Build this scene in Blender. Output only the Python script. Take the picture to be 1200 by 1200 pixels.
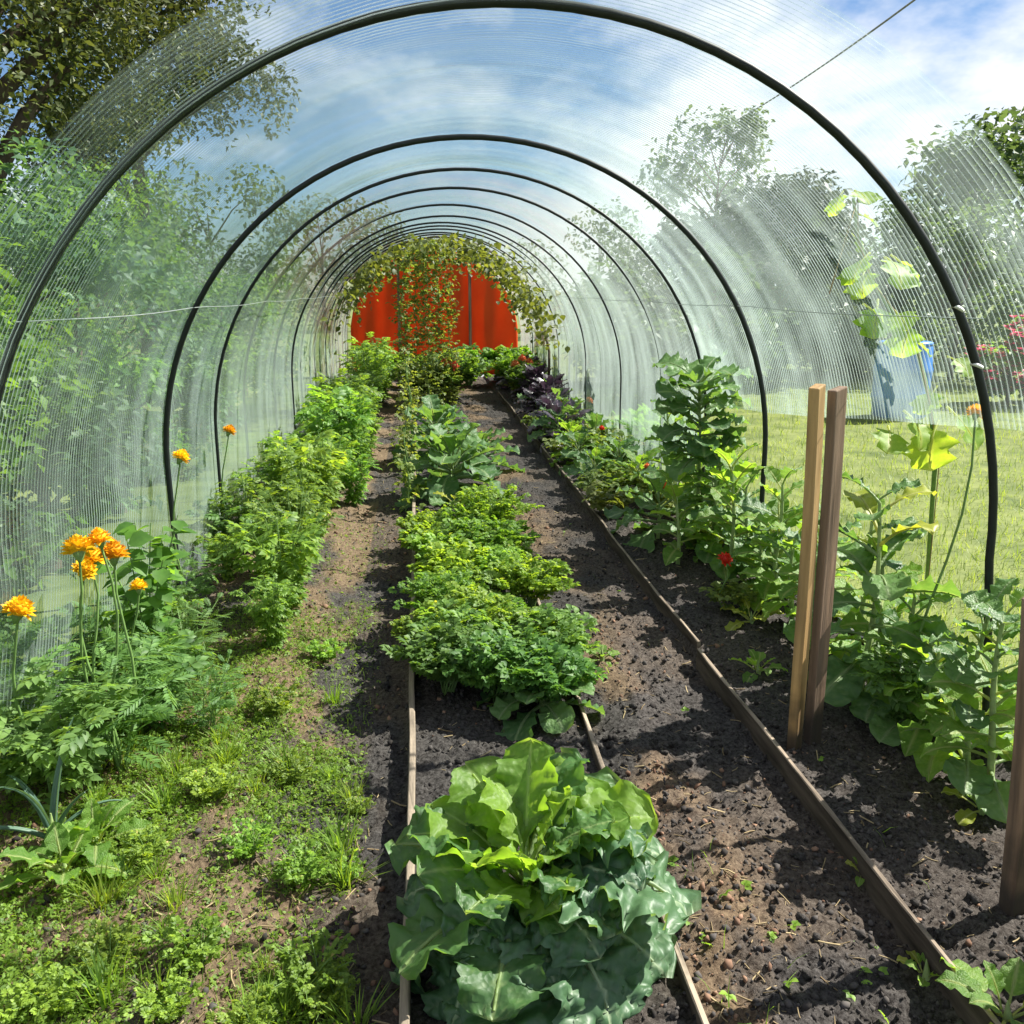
import bpy, math, random
import numpy as np
from mathutils import Matrix, Vector, Euler

for o in list(bpy.data.objects):
    bpy.data.objects.remove(o)
rng = np.random.default_rng(7)
random.seed(7)
rad = math.radians
scene = bpy.context.scene
COL = scene.collection

# ------------------------------------------------------------------ camera
CAM = np.array([0.0, 0.0, 1.5]); FPX = 1050.0; PITCH = rad(14.0); YAW = rad(5.81)
cd = bpy.data.cameras.new('camera'); cam = bpy.data.objects.new('camera', cd); COL.objects.link(cam)
cd.sensor_width = 36.0; cd.lens = 36.0 * FPX / 1200.0
cd.clip_start = 0.05; cd.clip_end = 2000.0
cam.location = CAM; cam.rotation_euler = (rad(90) - PITCH, 0, -YAW)
scene.camera = cam

# ------------------------------------------------------------------ sun, sky, exposure
SUN_AZ, SUN_EL = rad(72.0), rad(46.0)          # azimuth clockwise from +Y
w = bpy.data.worlds.new('World'); scene.world = w; w.use_nodes = True
nt = w.node_tree; nt.nodes.clear()
def wn(t, **k):
    n = nt.nodes.new(t)
    for a, b in k.items(): setattr(n, a, b)
    return n
sky = wn('ShaderNodeTexSky', sky_type='NISHITA', sun_disc=False)
sky.sun_elevation = SUN_EL; sky.sun_rotation = SUN_AZ
sky.air_density = 1.0; sky.dust_density = 0.05; sky.ozone_density = 6.0; sky.altitude = 300
tc = wn('ShaderNodeTexCoord'); pass
cmap = wn('ShaderNodeMapping'); nt.links.new(tc.outputs['Generated'], cmap.inputs[0])
cmap.inputs['Location'].default_value = (5.3, 2.2, 0.0); cmap.inputs['Scale'].default_value = (1.0, 1.0, 2.0)
nz = wn('ShaderNodeTexNoise'); nz.inputs['Scale'].default_value = 2.1; nz.inputs['Detail'].default_value = 7.0; nz.inputs['Roughness'].default_value = 0.58
nt.links.new(cmap.outputs[0], nz.inputs['Vector'])
rp = wn('ShaderNodeValToRGB'); rp.color_ramp.elements[0].position = 0.45; rp.color_ramp.elements[1].position = 0.58
nt.links.new(nz.outputs['Fac'], rp.inputs[0])
mx = wn('ShaderNodeMixRGB'); mx.inputs[2].default_value = (9.4, 9.5, 9.7, 1)
nt.links.new(rp.outputs[0], mx.inputs[0]); nt.links.new(sky.outputs[0], mx.inputs[1])
bg = wn('ShaderNodeBackground'); bg.inputs[1].default_value = 0.046
nt.links.new(mx.outputs[0], bg.inputs[0])
wo = wn('ShaderNodeOutputWorld'); nt.links.new(bg.outputs[0], wo.inputs[0])

sl = bpy.data.lights.new('sun', 'SUN'); so = bpy.data.objects.new('sun', sl); COL.objects.link(so)
sl.energy = 5.0; sl.angle = rad(0.5); sl.color = (1.0, 0.95, 0.86)
sdir = Vector((math.sin(SUN_AZ) * math.cos(SUN_EL), math.cos(SUN_AZ) * math.cos(SUN_EL), math.sin(SUN_EL)))
so.rotation_euler = sdir.to_track_quat('Z', 'Y').to_euler()
so.location = (20, 20, 20)
vs = scene.view_settings
vs.view_transform = 'Standard'; vs.look = 'None'; vs.exposure = 1.45; vs.gamma = 1.0; vs.use_curve_mapping = False
scene.cycles.max_bounces = 10; scene.cycles.transparent_max_bounces = 24
scene.cycles.diffuse_bounces = 3; scene.cycles.transmission_bounces = 6; scene.cycles.glossy_bounces = 3

# ------------------------------------------------------------------ pixel -> place helpers
_fh = np.array([math.sin(YAW), math.cos(YAW), 0]); _R = np.array([math.cos(YAW), -math.sin(YAW), 0]); _Z = np.array([0, 0, 1.0])
_fw = _fh * math.cos(PITCH) - _Z * math.sin(PITCH); _up = _fh * math.sin(PITCH) + _Z * math.cos(PITCH)
def ray(x, y): return _fw + _R * (x - 600) / FPX + _up * (600 - y) / FPX
def gp(x, y, z=0.0):                            # the point of the ground seen at pixel (x, y)
    r = ray(x, y); return CAM + r * ((z - CAM[2]) / r[2])
def atY(x, y, Y):                               # the point at a known distance along the tunnel
    r = ray(x, y); return CAM + r * (Y / r[1])

# ------------------------------------------------------------------ mesh helpers
def frac(a): return a - np.floor(a)
def _h(i, j, s): return frac(np.sin(i * 127.1 + j * 311.7 + s * 74.7) * 43758.5453)
def vn(x, y, s=0.0):
    xi, yi = np.floor(x), np.floor(y); u, v = x - xi, y - yi
    u = u * u * (3 - 2 * u); v = v * v * (3 - 2 * v)
    a, b, c, d = _h(xi, yi, s), _h(xi + 1, yi, s), _h(xi, yi + 1, s), _h(xi + 1, yi + 1, s)
    return (a * (1 - u) + b * u) * (1 - v) + (c * (1 - u) + d * u) * v
def fbm(x, y, s=0.0, o=4):
    t = 0; a = 0.5
    for k in range(o):
        t = t + a * vn(x, y, s + k * 3.1); x = x * 2.03; y = y * 2.03; a *= 0.5
    return t

class MB:
    def __init__(s): s.V = []; s.F = []; s.M = []; s.A = []; s.n = 0
    def add(s, v, f, m=0, a=None):
        v = np.asarray(v, float).reshape(-1, 3); f = np.asarray(f, int)
        s.V.append(v); s.F.append(f + s.n); s.M.append(np.full(len(f), m)); s.n += len(v)
        s.A.append(np.zeros(len(v)) if a is None else np.asarray(a, float))
        return s
    def box(s, c, d, m=0, rot=None):
        c = np.array(c, float); d = np.array(d, float) / 2
        v = np.array([[x, y, z] for x in (-1, 1) for y in (-1, 1) for z in (-1, 1)], float) * d
        if rot is not None: v = v @ np.array(rot).T
        return s.add(v + c, [[0, 1, 3, 2], [4, 6, 7, 5], [0, 4, 5, 1], [2, 3, 7, 6], [0, 2, 6, 4], [1, 5, 7, 3]], m)
    def tube(s, pts, r, n=6, m=0, caps=True):
        pts = np.asarray(pts, float); k = len(pts); r = np.full(k, r) if np.isscalar(r) else np.asarray(r, float)
        t = np.gradient(pts, axis=0); t /= np.linalg.norm(t, axis=1)[:, None] + 1e-9
        ref = np.array([0, 0, 1.0]) if abs(t[0][2]) < 0.9 else np.array([1.0, 0, 0])
        V = []
        u = np.cross(ref, t[0]); u /= np.linalg.norm(u)
        for i in range(k):
            u = u - t[i] * (u @ t[i]); u /= np.linalg.norm(u) + 1e-9; b = np.cross(t[i], u)
            for j in range(n):
                a = 2 * math.pi * j / n; V.append(pts[i] + r[i] * (u * math.cos(a) + b * math.sin(a)))
        F = [[i * n + j, i * n + (j + 1) % n, (i + 1) * n + (j + 1) % n, (i + 1) * n + j] for i in range(k - 1) for j in range(n)]
        s.add(V, F, m)
        if caps:
            for i in (0, k - 1):
                c = pts[i]; ring = np.array(V[i * n:(i + 1) * n]); vv = np.vstack([ring, c])
                s.add(vv, [[j, (j + 1) % n, n] if i else [(j + 1) % n, j, n] for j in range(n)], m)
        return s
    def lathe(s, prof, n=16, m=0, c=(0, 0, 0)):
        prof = np.asarray(prof, float); k = len(prof); V = []
        for r, z in prof:
            for j in range(n):
                a = 2 * math.pi * j / n; V.append([c[0] + r * math.cos(a), c[1] + r * math.sin(a), c[2] + z])
        F = [[i * n + j, i * n + (j + 1) % n, (i + 1) * n + (j + 1) % n, (i + 1) * n + j] for i in range(k - 1) for j in range(n)]
        return s.add(V, F, m)
    def mesh(s, name, mats, smooth=True, attr=None):
        me = bpy.data.meshes.new(name)
        V = np.vstack(s.V); me.vertices.add(len(V)); me.vertices.foreach_set('co', V.astype(np.float32).ravel())
        li = np.concatenate([f.ravel() for f in s.F]); lt = np.concatenate([np.full(len(f), f.shape[1]) for f in s.F])
        me.loops.add(len(li)); me.loops.foreach_set('vertex_index', li.astype(np.int32))
        me.polygons.add(len(lt)); me.polygons.foreach_set('loop_start', np.concatenate([[0], np.cumsum(lt)[:-1]]).astype(np.int32))
        me.polygons.foreach_set('material_index', np.concatenate(s.M).astype(np.int32))
        me.polygons.foreach_set('use_smooth', np.full(len(lt), smooth))
        for m in (mats if isinstance(mats, (list, tuple)) else [mats]): me.materials.append(m)
        if attr:
            at = me.attributes.new(attr, 'FLOAT', 'POINT'); at.data.foreach_set('value', np.concatenate(s.A).astype(np.float32))
        me.update(calc_edges=True); me.validate()
        return me

def scatter(mb, tmpl, P, M, m=0):
    """many copies of a small template (verts, tris) joined in one mesh"""
    v, f = tmpl; N = len(P)
    V = np.einsum('nij,kj->nki', M, v) + P[:, None, :]
    Fm = (f[None] + (np.arange(N) * len(v))[:, None, None]).reshape(-1, f.shape[1])
    mb.add(V.reshape(-1, 3), Fm, m)
def rotz(a): c, s_ = math.cos(a), math.sin(a); return np.array([[c, -s_, 0], [s_, c, 0], [0, 0, 1]])
def rotx(a): c, s_ = math.cos(a), math.sin(a); return np.array([[1, 0, 0], [0, c, -s_], [0, s_, c]])
def roty(a): c, s_ = math.cos(a), math.sin(a); return np.array([[c, 0, s_], [0, 1, 0], [-s_, 0, c]])
def orients(az, el, roll, sc):
    """rotation matrices: leaf along +Y turned to azimuth az, raised by el, rolled about its length"""
    out = np.empty((len(az), 3, 3))
    for i in range(len(az)): out[i] = rotz(az[i]) @ rotx(el[i]) @ roty(roll[i]) * sc[i]
    return out

def ob(name, me, parent=None, mat=None):
    o = bpy.data.objects.new(name, me); COL.objects.link(o)
    if parent is not None: o.parent = parent
    if mat is not None: o.matrix_basis = mat
    return o
def tag(o, label=None, cat=None, group=None, kind=None):
    if label: o['label'] = label
    if cat: o['category'] = cat
    if group: o['group'] = group
    if kind: o['kind'] = kind
    return o
def thing(name, label, cat, loc, rz=0.0, group=None, sc=1.0):
    o = bpy.data.objects.new(name, None); COL.objects.link(o); o.empty_display_size = 0.1
    o.location = loc; o.rotation_euler = (0, 0, rz); o.scale = (sc, sc, sc)
    return tag(o, label, cat, group)
def m4(R, t, s=1.0):
    m = Matrix(np.asarray(R).tolist()).to_4x4() @ Matrix.Diagonal((s, s, s, 1)) if np.isscalar(s) else Matrix(np.asarray(R).tolist()).to_4x4() @ Matrix.Diagonal((*s, 1))
    m.translation = Vector(t); return m

# ------------------------------------------------------------------ materials
def newmat(name):
    m = bpy.data.materials.new(name); m.use_nodes = True; n = m.node_tree; n.nodes.clear()
    o = n.nodes.new('ShaderNodeOutputMaterial'); return m, n, o
def nd(n, t, **k):
    x = n.nodes.new(t)
    for a, b in k.items():
        if a.startswith('i_'):
            key = a[2:]; key = int(key) if key.isdigit() else key.replace('_', ' ')
            x.inputs[key].default_value = b
        else: setattr(x, a, b)
    return x
def c4(c): return (c[0], c[1], c[2], 1.0)

def plain(name, col, rough=0.6, spec=0.4, var=0.25, scale=12.0, bump=0.0, stretch=(1, 1, 1), col2=None, metal=0.0, mud=False):
    m, n, o = newmat(name)
    t = nd(n, 'ShaderNodeTexCoord'); mp = nd(n, 'ShaderNodeMapping'); mp.inputs['Scale'].default_value = stretch
    n.links.new(t.outputs['Object'], mp.inputs[0])
    z = nd(n, 'ShaderNodeTexNoise', i_Scale=scale, i_Detail=6.0, i_Roughness=0.6); n.links.new(mp.outputs[0], z.inputs['Vector'])
    r = nd(n, 'ShaderNodeValToRGB'); e = r.color_ramp.elements
    e[0].position = 0.3; e[1].position = 0.7
    e[0].color = c4([x * (1 - var) for x in col]); e[1].color = c4(col2 if col2 else [min(1, x * (1 + var)) for x in col])
    n.links.new(z.outputs['Fac'], r.inputs[0])
    b = nd(n, 'ShaderNodeBsdfPrincipled', i_Roughness=rough, i_Metallic=metal); b.inputs['Specular IOR Level'].default_value = spec
    n.links.new(r.outputs[0], b.inputs['Base Color'])
    if mud:                                     # soil splashed up the foot, grey weathering in streaks
        sp_ = nd(n, 'ShaderNodeSeparateXYZ'); n.links.new(t.outputs['Object'], sp_.inputs[0])
        zn = nd(n, 'ShaderNodeTexNoise', i_Scale=9.0, i_Detail=5.0); n.links.new(t.outputs['Object'], zn.inputs['Vector'])
        zs = nd(n, 'ShaderNodeMath', operation='MULTIPLY_ADD'); zs.inputs[1].default_value = -0.45; n.links.new(zn.outputs['Fac'], zs.inputs[0]); n.links.new(sp_.outputs['Z'], zs.inputs[2])
        zmr = nd(n, 'ShaderNodeMapRange', i_1=-0.20, i_2=0.02, i_3=0.9, i_4=0.0); n.links.new(zs.outputs[0], zmr.inputs[0])
        wn_ = nd(n, 'ShaderNodeTexNoise', i_Scale=5.0, i_Detail=4.0); n.links.new(mp.outputs[0], wn_.inputs['Vector'])
        wr = nd(n, 'ShaderNodeMapRange', i_1=0.5, i_2=0.75, i_3=0.0, i_4=0.6); n.links.new(wn_.outputs['Fac'], wr.inputs[0])
        g1 = nd(n, 'ShaderNodeMixRGB'); g1.inputs[2].default_value = (0.22, 0.19, 0.16, 1); n.links.new(wr.outputs[0], g1.inputs[0]); n.links.new(r.outputs[0], g1.inputs[1])
        g2 = nd(n, 'ShaderNodeMixRGB'); g2.inputs[2].default_value = (0.035, 0.03, 0.026, 1); n.links.new(zmr.outputs[0], g2.inputs[0]); n.links.new(g1.outputs[0], g2.inputs[1])
        n.links.new(g2.outputs[0], b.inputs['Base Color'])
    if bump:
        bp = nd(n, 'ShaderNodeBump', i_Strength=bump, i_Distance=0.01); n.links.new(z.outputs['Fac'], bp.inputs['Height']); n.links.new(bp.outputs[0], b.inputs['Normal'])
    n.links.new(b.outputs[0], o.inputs[0]); return m

def leafmat(name, c1, c2, tr=None, rough=0.52, spec=0.35, tfac=0.36, island=True, veins=None, nscale=30.0, bump=0.0, dry=None):
    """leaf: waxy surface + light passing through; colour varies from leaf to leaf"""
    m, n, o = newmat(name)
    if island: rv = nd(n, 'ShaderNodeNewGeometry').outputs['Random Per Island']
    else: rv = nd(n, 'ShaderNodeObjectInfo').outputs['Random']
    t = nd(n, 'ShaderNodeTexCoord')
    z = nd(n, 'ShaderNodeTexNoise', i_Scale=nscale, i_Detail=4.0); n.links.new(t.outputs['Object'], z.inputs['Vector'])
    ad = nd(n, 'ShaderNodeMath', operation='MULTIPLY_ADD'); ad.inputs[1].default_value = 0.7
    n.links.new(rv, ad.inputs[0])
    sc = nd(n, 'ShaderNodeMath', operation='MULTIPLY_ADD'); sc.inputs[1].default_value = 0.8; sc.inputs[2].default_value = -0.25
    n.links.new(z.outputs['Fac'], sc.inputs[0]); n.links.new(sc.outputs[0], ad.inputs[2])
    r = nd(n, 'ShaderNodeValToRGB'); e = r.color_ramp.elements
    e[0].color = c4(c1); e[1].color = c4(c2); e[0].position = 0.1; e[1].position = 0.9
    if dry:
        x = e.new(0.965); x.color = c4(dry); e[1 if e[1].color[0] != dry[0] else 2].position = 0.9
    n.links.new(ad.outputs[0], r.inputs[0])
    col = r.outputs[0]
    if island:
        oi = nd(n, 'ShaderNodeObjectInfo'); hs_ = nd(n, 'ShaderNodeHueSaturation'); n.links.new(col, hs_.inputs['Color'])
        v1 = nd(n, 'ShaderNodeMapRange', i_3=0.78, i_4=1.22); n.links.new(oi.outputs['Random'], v1.inputs[0]); n.links.new(v1.outputs[0], hs_.inputs['Value'])
        v2 = nd(n, 'ShaderNodeMath', operation='MULTIPLY'); v2.inputs[1].default_value = 7.13; n.links.new(oi.outputs['Random'], v2.inputs[0])
        v3 = nd(n, 'ShaderNodeMath', operation='FRACT'); n.links.new(v2.outputs[0], v3.inputs[0])
        v4 = nd(n, 'ShaderNodeMapRange', i_3=0.482, i_4=0.512); n.links.new(v3.outputs[0], v4.inputs[0]); n.links.new(v4.outputs[0], hs_.inputs['Hue'])
        col = hs_.outputs[0]
    if veins:
        at = nd(n, 'ShaderNodeAttribute', attribute_name='vein')
        vm = nd(n, 'ShaderNodeMixRGB'); vm.inputs[2].default_value = c4(veins)
        n.links.new(at.outputs['Fac'], vm.inputs[0]); n.links.new(col, vm.inputs[1]); col = vm.outputs[0]
    b = nd(n, 'ShaderNodeBsdfPrincipled', i_Roughness=rough); b.inputs['Specular IOR Level'].default_value = spec
    n.links.new(col, b.inputs['Base Color'])
    tl = nd(n, 'ShaderNodeBsdfTranslucent')
    mu = nd(n, 'ShaderNodeMixRGB', blend_type='MULTIPLY', i_0=1.0); mu.inputs[2].default_value = c4(tr or (2.6, 2.3, 0.9))
    n.links.new(col, mu.inputs[1]); n.links.new(mu.outputs[0], tl.inputs[0])
    mx = nd(n, 'ShaderNodeMixShader', i_0=tfac); n.links.new(b.outputs[0], mx.inputs[1]); n.links.new(tl.outputs[0], mx.inputs[2])
    if bump:
        z2 = nd(n, 'ShaderNodeTexVoronoi', i_Scale=nscale * 1.6); n.links.new(t.outputs['Object'], z2.inputs['Vector'])
        bp = nd(n, 'ShaderNodeBump', i_Strength=bump, i_Distance=0.006); n.links.new(z2.outputs['Distance'], bp.inputs['Height']); n.links.new(bp.outputs[0], b.inputs['Normal'])
    n.links.new(mx.outputs[0], o.inputs[0]); return m

M = {}
M['kale'] = leafmat('kale_leaf', (0.05, 0.12, 0.04), (0.115, 0.215, 0.065), rough=0.5, spec=0.35, island=False, veins=(0.22, 0.30, 0.15), nscale=14, bump=0.35)
M['hero_green'] = leafmat('cabbage_leaf', (0.055, 0.13, 0.04), (0.10, 0.205, 0.055), rough=0.48, spec=0.4, tfac=0.42, island=False, veins=(0.25, 0.34, 0.14), nscale=14, bump=0.4)
M['hero_young'] = leafmat('young_cabbage_leaf', (0.11, 0.21, 0.035), (0.19, 0.31, 0.045), tr=(2.5, 2.3, 0.7), rough=0.5, spec=0.35, tfac=0.5, island=False, veins=(0.3, 0.40, 0.15), nscale=14, bump=0.3)
M['hero_glaucous'] = leafmat('glaucous_cabbage_leaf', (0.042, 0.105, 0.05), (0.09, 0.175, 0.08), rough=0.46, spec=0.45, tfac=0.3, island=False, veins=(0.28, 0.36, 0.22), nscale=12, bump=0.2)
M['chard'] = leafmat('chard_leaf', (0.085, 0.18, 0.03), (0.17, 0.30, 0.045), rough=0.5, spec=.35, island=False, veins=(0.3, 0.36, 0.15), tfac=0.45, nscale=24, bump=0.4)
M['yellow_leaf'] = leafmat('yellowing_leaf', (0.22, 0.27, 0.03), (0.34, 0.36, 0.05), tr=(1.8, 1.7, 0.7), rough=0.45, island=False, veins=(0.4, 0.42, 0.15), tfac=0.45)
M['purple'] = leafmat('purple_leaf', (0.028, 0.022, 0.03), (0.075, 0.065, 0.08), tr=(1.5, 1.1, 1.3), rough=0.3, spec=0.7, tfac=0.2, island=False, veins=(0.12, 0.07, 0.12))
M['leek'] = leafmat('leek_leaf', (0.06, 0.12, 0.085), (0.11, 0.19, 0.13), rough=0.4, island=False, tfac=0.25)
M['parsley'] = leafmat('parsley_leaf', (0.075, 0.165, 0.025), (0.23, 0.36, 0.05), tfac=0.45, dry=(0.36, 0.36, 0.07))
M['celery'] = leafmat('celery_leaf', (0.055, 0.13, 0.035), (0.14, 0.26, 0.05), tfac=0.4)
M['tomato'] = leafmat('tomato_leaf', (0.065, 0.145, 0.03), (0.20, 0.33, 0.05), tfac=0.44, dry=(0.30, 0.27, 0.05))
M['marigold_leaf'] = leafmat('marigold_leaf', (0.06, 0.125, 0.04), (0.14, 0.25, 0.065), tfac=0.4)
M['nettle'] = leafmat('nettle_leaf', (0.07, 0.16, 0.035), (0.16, 0.31, 0.05), tfac=0.45)
M['weed'] = leafmat('weed_leaf', (0.075, 0.14, 0.02), (0.22, 0.34, 0.045), tfac=0.42, dry=(0.36, 0.30, 0.10))
M['feather'] = leafmat('feathery_leaf', (0.07, 0.16, 0.025), (0.16, 0.30, 0.04), tfac=0.45)
M['bean'] = leafmat('bean_leaf', (0.09, 0.14, 0.035), (0.22, 0.28, 0.07), tfac=0.4, dry=(0.40, 0.28, 0.14))
M['vine'] = leafmat('vine_leaf', (0.04, 0.065, 0.02), (0.15, 0.19, 0.045), tfac=0.35)
M['squash'] = leafmat('squash_leaf', (0.12, 0.24, 0.03), (0.24, 0.34, 0.045), tfac=0.5, island=False, veins=(0.35, 0.4, 0.12))
M['strawberry'] = leafmat('strawberry_leaf', (0.08, 0.13, 0.03), (0.19, 0.24, 0.06), tfac=0.4, dry=(0.35, 0.25, 0.12))
M['shrub'] = leafmat('shrub_leaf', (0.05, 0.12, 0.025), (0.14, 0.26, 0.045), tfac=0.4)
M['shrub_blue'] = leafmat('cool_shrub_leaf', (0.045, 0.10, 0.05), (0.11, 0.20, 0.09), tfac=0.35)
M['oak'] = leafmat('tree_leaf', (0.032, 0.055, 0.018), (0.10, 0.125, 0.04), tr=(1.8, 1.6, 0.7), tfac=0.3)
M['tree_far'] = leafmat('far_tree_leaf', (0.04, 0.075, 0.04), (0.09, 0.14, 0.07), tfac=0.3)
M['yew'] = leafmat('yew_leaf', (0.022, 0.034, 0.024), (0.05, 0.07, 0.048), tfac=0.15)
M['grass'] = leafmat('lawn_blade', (0.10, 0.17, 0.035), (0.20, 0.26, 0.065), tfac=0.4, dry=(0.34, 0.32, 0.14))
M['stem'] = plain('green_stem', (0.13, 0.22, 0.06), 0.5, scale=40)
M['petiole'] = plain('pale_petiole', (0.24, 0.32, 0.12), 0.45, scale=40)
M['bark'] = plain('bark', (0.10, 0.075, 0.055), 0.9, 0.2, 0.4, 14, 0.8, (1, 1, 0.25))
M['orange'] = leafmat('orange_petal', (0.88, 0.40, 0.008), (0.95, 0.66, 0.025), tr=(1.0, 0.9, 0.7), rough=0.6, spec=0.2, tfac=0.3)
M['red'] = leafmat('red_petal', (0.60, 0.025, 0.012), (0.85, 0.07, 0.02), tr=(1.0, 0.8, 0.6), rough=0.5, spec=0.3, tfac=0.3)
M['coral'] = leafmat('coral_petal', (0.80, 0.16, 0.05), (0.90, 0.28, 0.10), tr=(1.0, 0.8, 0.6), rough=0.5, spec=0.3, tfac=0.3)
M['pink'] = leafmat('pink_petal', (0.55, 0.06, 0.16), (0.75, 0.16, 0.28), tr=(1.0, 0.8, 0.9), rough=0.5, spec=0.3, tfac=0.3)
M['hoop'] = plain('black_plastic_pipe', (0.008, 0.011, 0.011), 0.5, 0.35, 0.3, 30)
M['clip'] = plain('white_clip', (0.6, 0.6, 0.58), 0.5)
M['rail'] = plain('pale_twine', (0.26, 0.29, 0.28), 0.7)
M['red_board'] = plain('red_painted_board', (0.62, 0.075, 0.022), 0.55, 0.4, 0.18, 8, 0.2, (1, 1, 0.2), (0.74, 0.11, 0.03))
M['red_sheet'] = leafmat('red_sheeting', (0.68, 0.14, 0.016), (0.78, 0.19, 0.022), tr=(1.0, 1.1, 1.0), rough=0.6, spec=0.2, tfac=0.45, nscale=4)
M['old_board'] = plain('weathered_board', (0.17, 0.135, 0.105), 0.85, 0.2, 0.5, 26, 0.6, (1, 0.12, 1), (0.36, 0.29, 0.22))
M['board_side'] = plain('shade_toned_board', (0.05, 0.04, 0.033), 0.9, 0.15, 0.5, 26, 0.6, (1, 0.12, 1), (0.12, 0.095, 0.075))  # board sides darkened to paint in the shade below the top edge
M['stake_new'] = plain('fresh_pine_stake', (0.44, 0.25, 0.09), 0.7, 0.3, 0.5, 26, 0.5, (1, 1, 0.06), (0.62, 0.38, 0.15), mud=True)
M['stake_brown'] = plain('brown_timber_stake', (0.20, 0.12, 0.08), 0.8, 0.25, 0.6, 26, 0.6, (1, 1, 0.06), (0.36, 0.23, 0.15), mud=True)
M['shed_wall'] = plain('grey_render', (0.17, 0.165, 0.17), 0.85, 0.2, 0.15, 5)
M['shed_roof'] = plain('dark_roofing_felt', (0.055, 0.055, 0.06), 0.85, 0.3, 0.25, 6)
M['glass'] = plain('dark_window_glass', (0.03, 0.035, 0.04), 0.08, 0.6, 0.1, 3)
M['white'] = plain('white_paint', (0.7, 0.7, 0.68), 0.5)
M['barrel'] = plain('blue_plastic', (0.015, 0.15, 0.5), 0.4, 0.5, 0.15, 5)
M['cable'] = plain('grey_cable', (0.22, 0.22, 0.23), 0.6)
M['straw'] = leafmat('dry_straw', (0.16, 0.115, 0.06), (0.42, 0.34, 0.19), tr=(1, 1, 0.8), rough=0.8, spec=0.2, tfac=0.1)
M['clod'] = leafmat('soil_clod', (0.016, 0.014, 0.013), (0.075, 0.068, 0.064), tr=(0.1, 0.1, 0.1), rough=0.95, spec=0.15, tfac=0.0)
M['clod_brown'] = leafmat('brown_mulch', (0.10, 0.055, 0.038), (0.26, 0.16, 0.11), tr=(0.1, 0.1, 0.1), rough=0.95, spec=0.15, tfac=0.0)

# soil: black compost, reddish mulch (attribute), dry tan crumbs by noise
m, n, o = newmat('soil')
t = nd(n, 'ShaderNodeTexCoord'); at = nd(n, 'ShaderNodeAttribute', attribute_name='mulch')
z1 = nd(n, 'ShaderNodeTexNoise', i_Scale=70.0, i_Detail=8.0, i_Roughness=0.72); n.links.new(t.outputs['Object'], z1.inputs['Vector'])
r1 = nd(n, 'ShaderNodeValToRGB'); e = r1.color_ramp.elements; e[0].position = 0.36; e[0].color = (0.012, 0.010, 0.009, 1); e[1].position = 0.70; e[1].color = (0.115, 0.106, 0.10, 1)
n.links.new(z1.outputs['Fac'], r1.inputs[0])
r2 = nd(n, 'ShaderNodeValToRGB'); e = r2.color_ramp.elements; e[0].position = 0.33; e[0].color = (0.055, 0.035, 0.025, 1); e[1].position = 0.7; e[1].color = (0.26, 0.19, 0.12, 1)
n.links.new(z1.outputs['Fac'], r2.inputs[0])
mx = nd(n, 'ShaderNodeMixRGB'); n.links.new(at.outputs['Fac'], mx.inputs[0]); n.links.new(r1.outputs[0], mx.inputs[1]); n.links.new(r2.outputs[0], mx.inputs[2])
b = nd(n, 'ShaderNodeBsdfPrincipled', i_Roughness=0.95); b.inputs['Specular IOR Level'].default_value = 0.12
n.links.new(mx.outputs[0], b.inputs['Base Color'])
bp = nd(n, 'ShaderNodeBump', i_Strength=1.0, i_Distance=0.012); n.links.new(z1.outputs['Fac'], bp.inputs['Height']); n.links.new(bp.outputs[0], b.inputs['Normal'])
n.links.new(b.outputs[0], o.inputs[0]); M['soil'] = m

# lawn sheet
M['lawn'] = plain('lawn_turf', (0.10, 0.145, 0.04), 0.9, 0.2, 0.35, 3.0, 0.4, col2=(0.18, 0.21, 0.065))

# clear ribbed plastic film: mostly see-through, faintly milky ribs, haze grows with the path through the sheet
m, n, o = newmat('ribbed_clear_film')
t = nd(n, 'ShaderNodeTexCoord'); sx = nd(n, 'ShaderNodeSeparateXYZ'); n.links.new(t.outputs['Object'], sx.inputs[0])
k1 = nd(n, 'ShaderNodeMath', operation='MULTIPLY'); k1.inputs[1].default_value = 2 * math.pi / 0.026; wz = nd(n, 'ShaderNodeTexNoise', i_Scale=2.3, i_Detail=3.0); n.links.new(t.outputs['Object'], wz.inputs['Vector'])
wy = nd(n, 'ShaderNodeMath', operation='MULTIPLY_ADD'); wy.inputs[1].default_value = 0.045; n.links.new(wz.outputs['Fac'], wy.inputs[0]); n.links.new(sx.outputs['Y'], wy.inputs[2])
n.links.new(wy.outputs[0], k1.inputs[0])
k2 = nd(n, 'ShaderNodeMath', operation='SINE'); n.links.new(k1.outputs[0], k2.inputs[0])
k3 = nd(n, 'ShaderNodeMapRange', i_1=-0.4, i_2=1.0, i_3=0.03, i_4=0.15); n.links.new(k2.outputs[0], k3.inputs[0])
mp = nd(n, 'ShaderNodeMapping'); mp.inputs['Scale'].default_value = (0.7, 2.2, 0.7); n.links.new(t.outputs['Object'], mp.inputs[0])
zz = nd(n, 'ShaderNodeTexNoise', i_Scale=1.6, i_Detail=5.0, i_Roughness=0.6); n.links.new(mp.outputs[0], zz.inputs['Vector'])
zr = nd(n, 'ShaderNodeMapRange', i_1=0.3, i_2=0.72, i_3=0.4, i_4=1.8); n.links.new(zz.outputs['Fac'], zr.inputs[0])
al = nd(n, 'ShaderNodeMath', operation='MULTIPLY'); n.links.new(k3.outputs[0], al.inputs[0])
ag = nd(n, 'ShaderNodeMapRange', i_1=4.2, i_2=7.5, i_3=1.0, i_4=1.6); n.links.new(sx.outputs['Y'], ag.inputs[0])      # milkier further in
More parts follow.
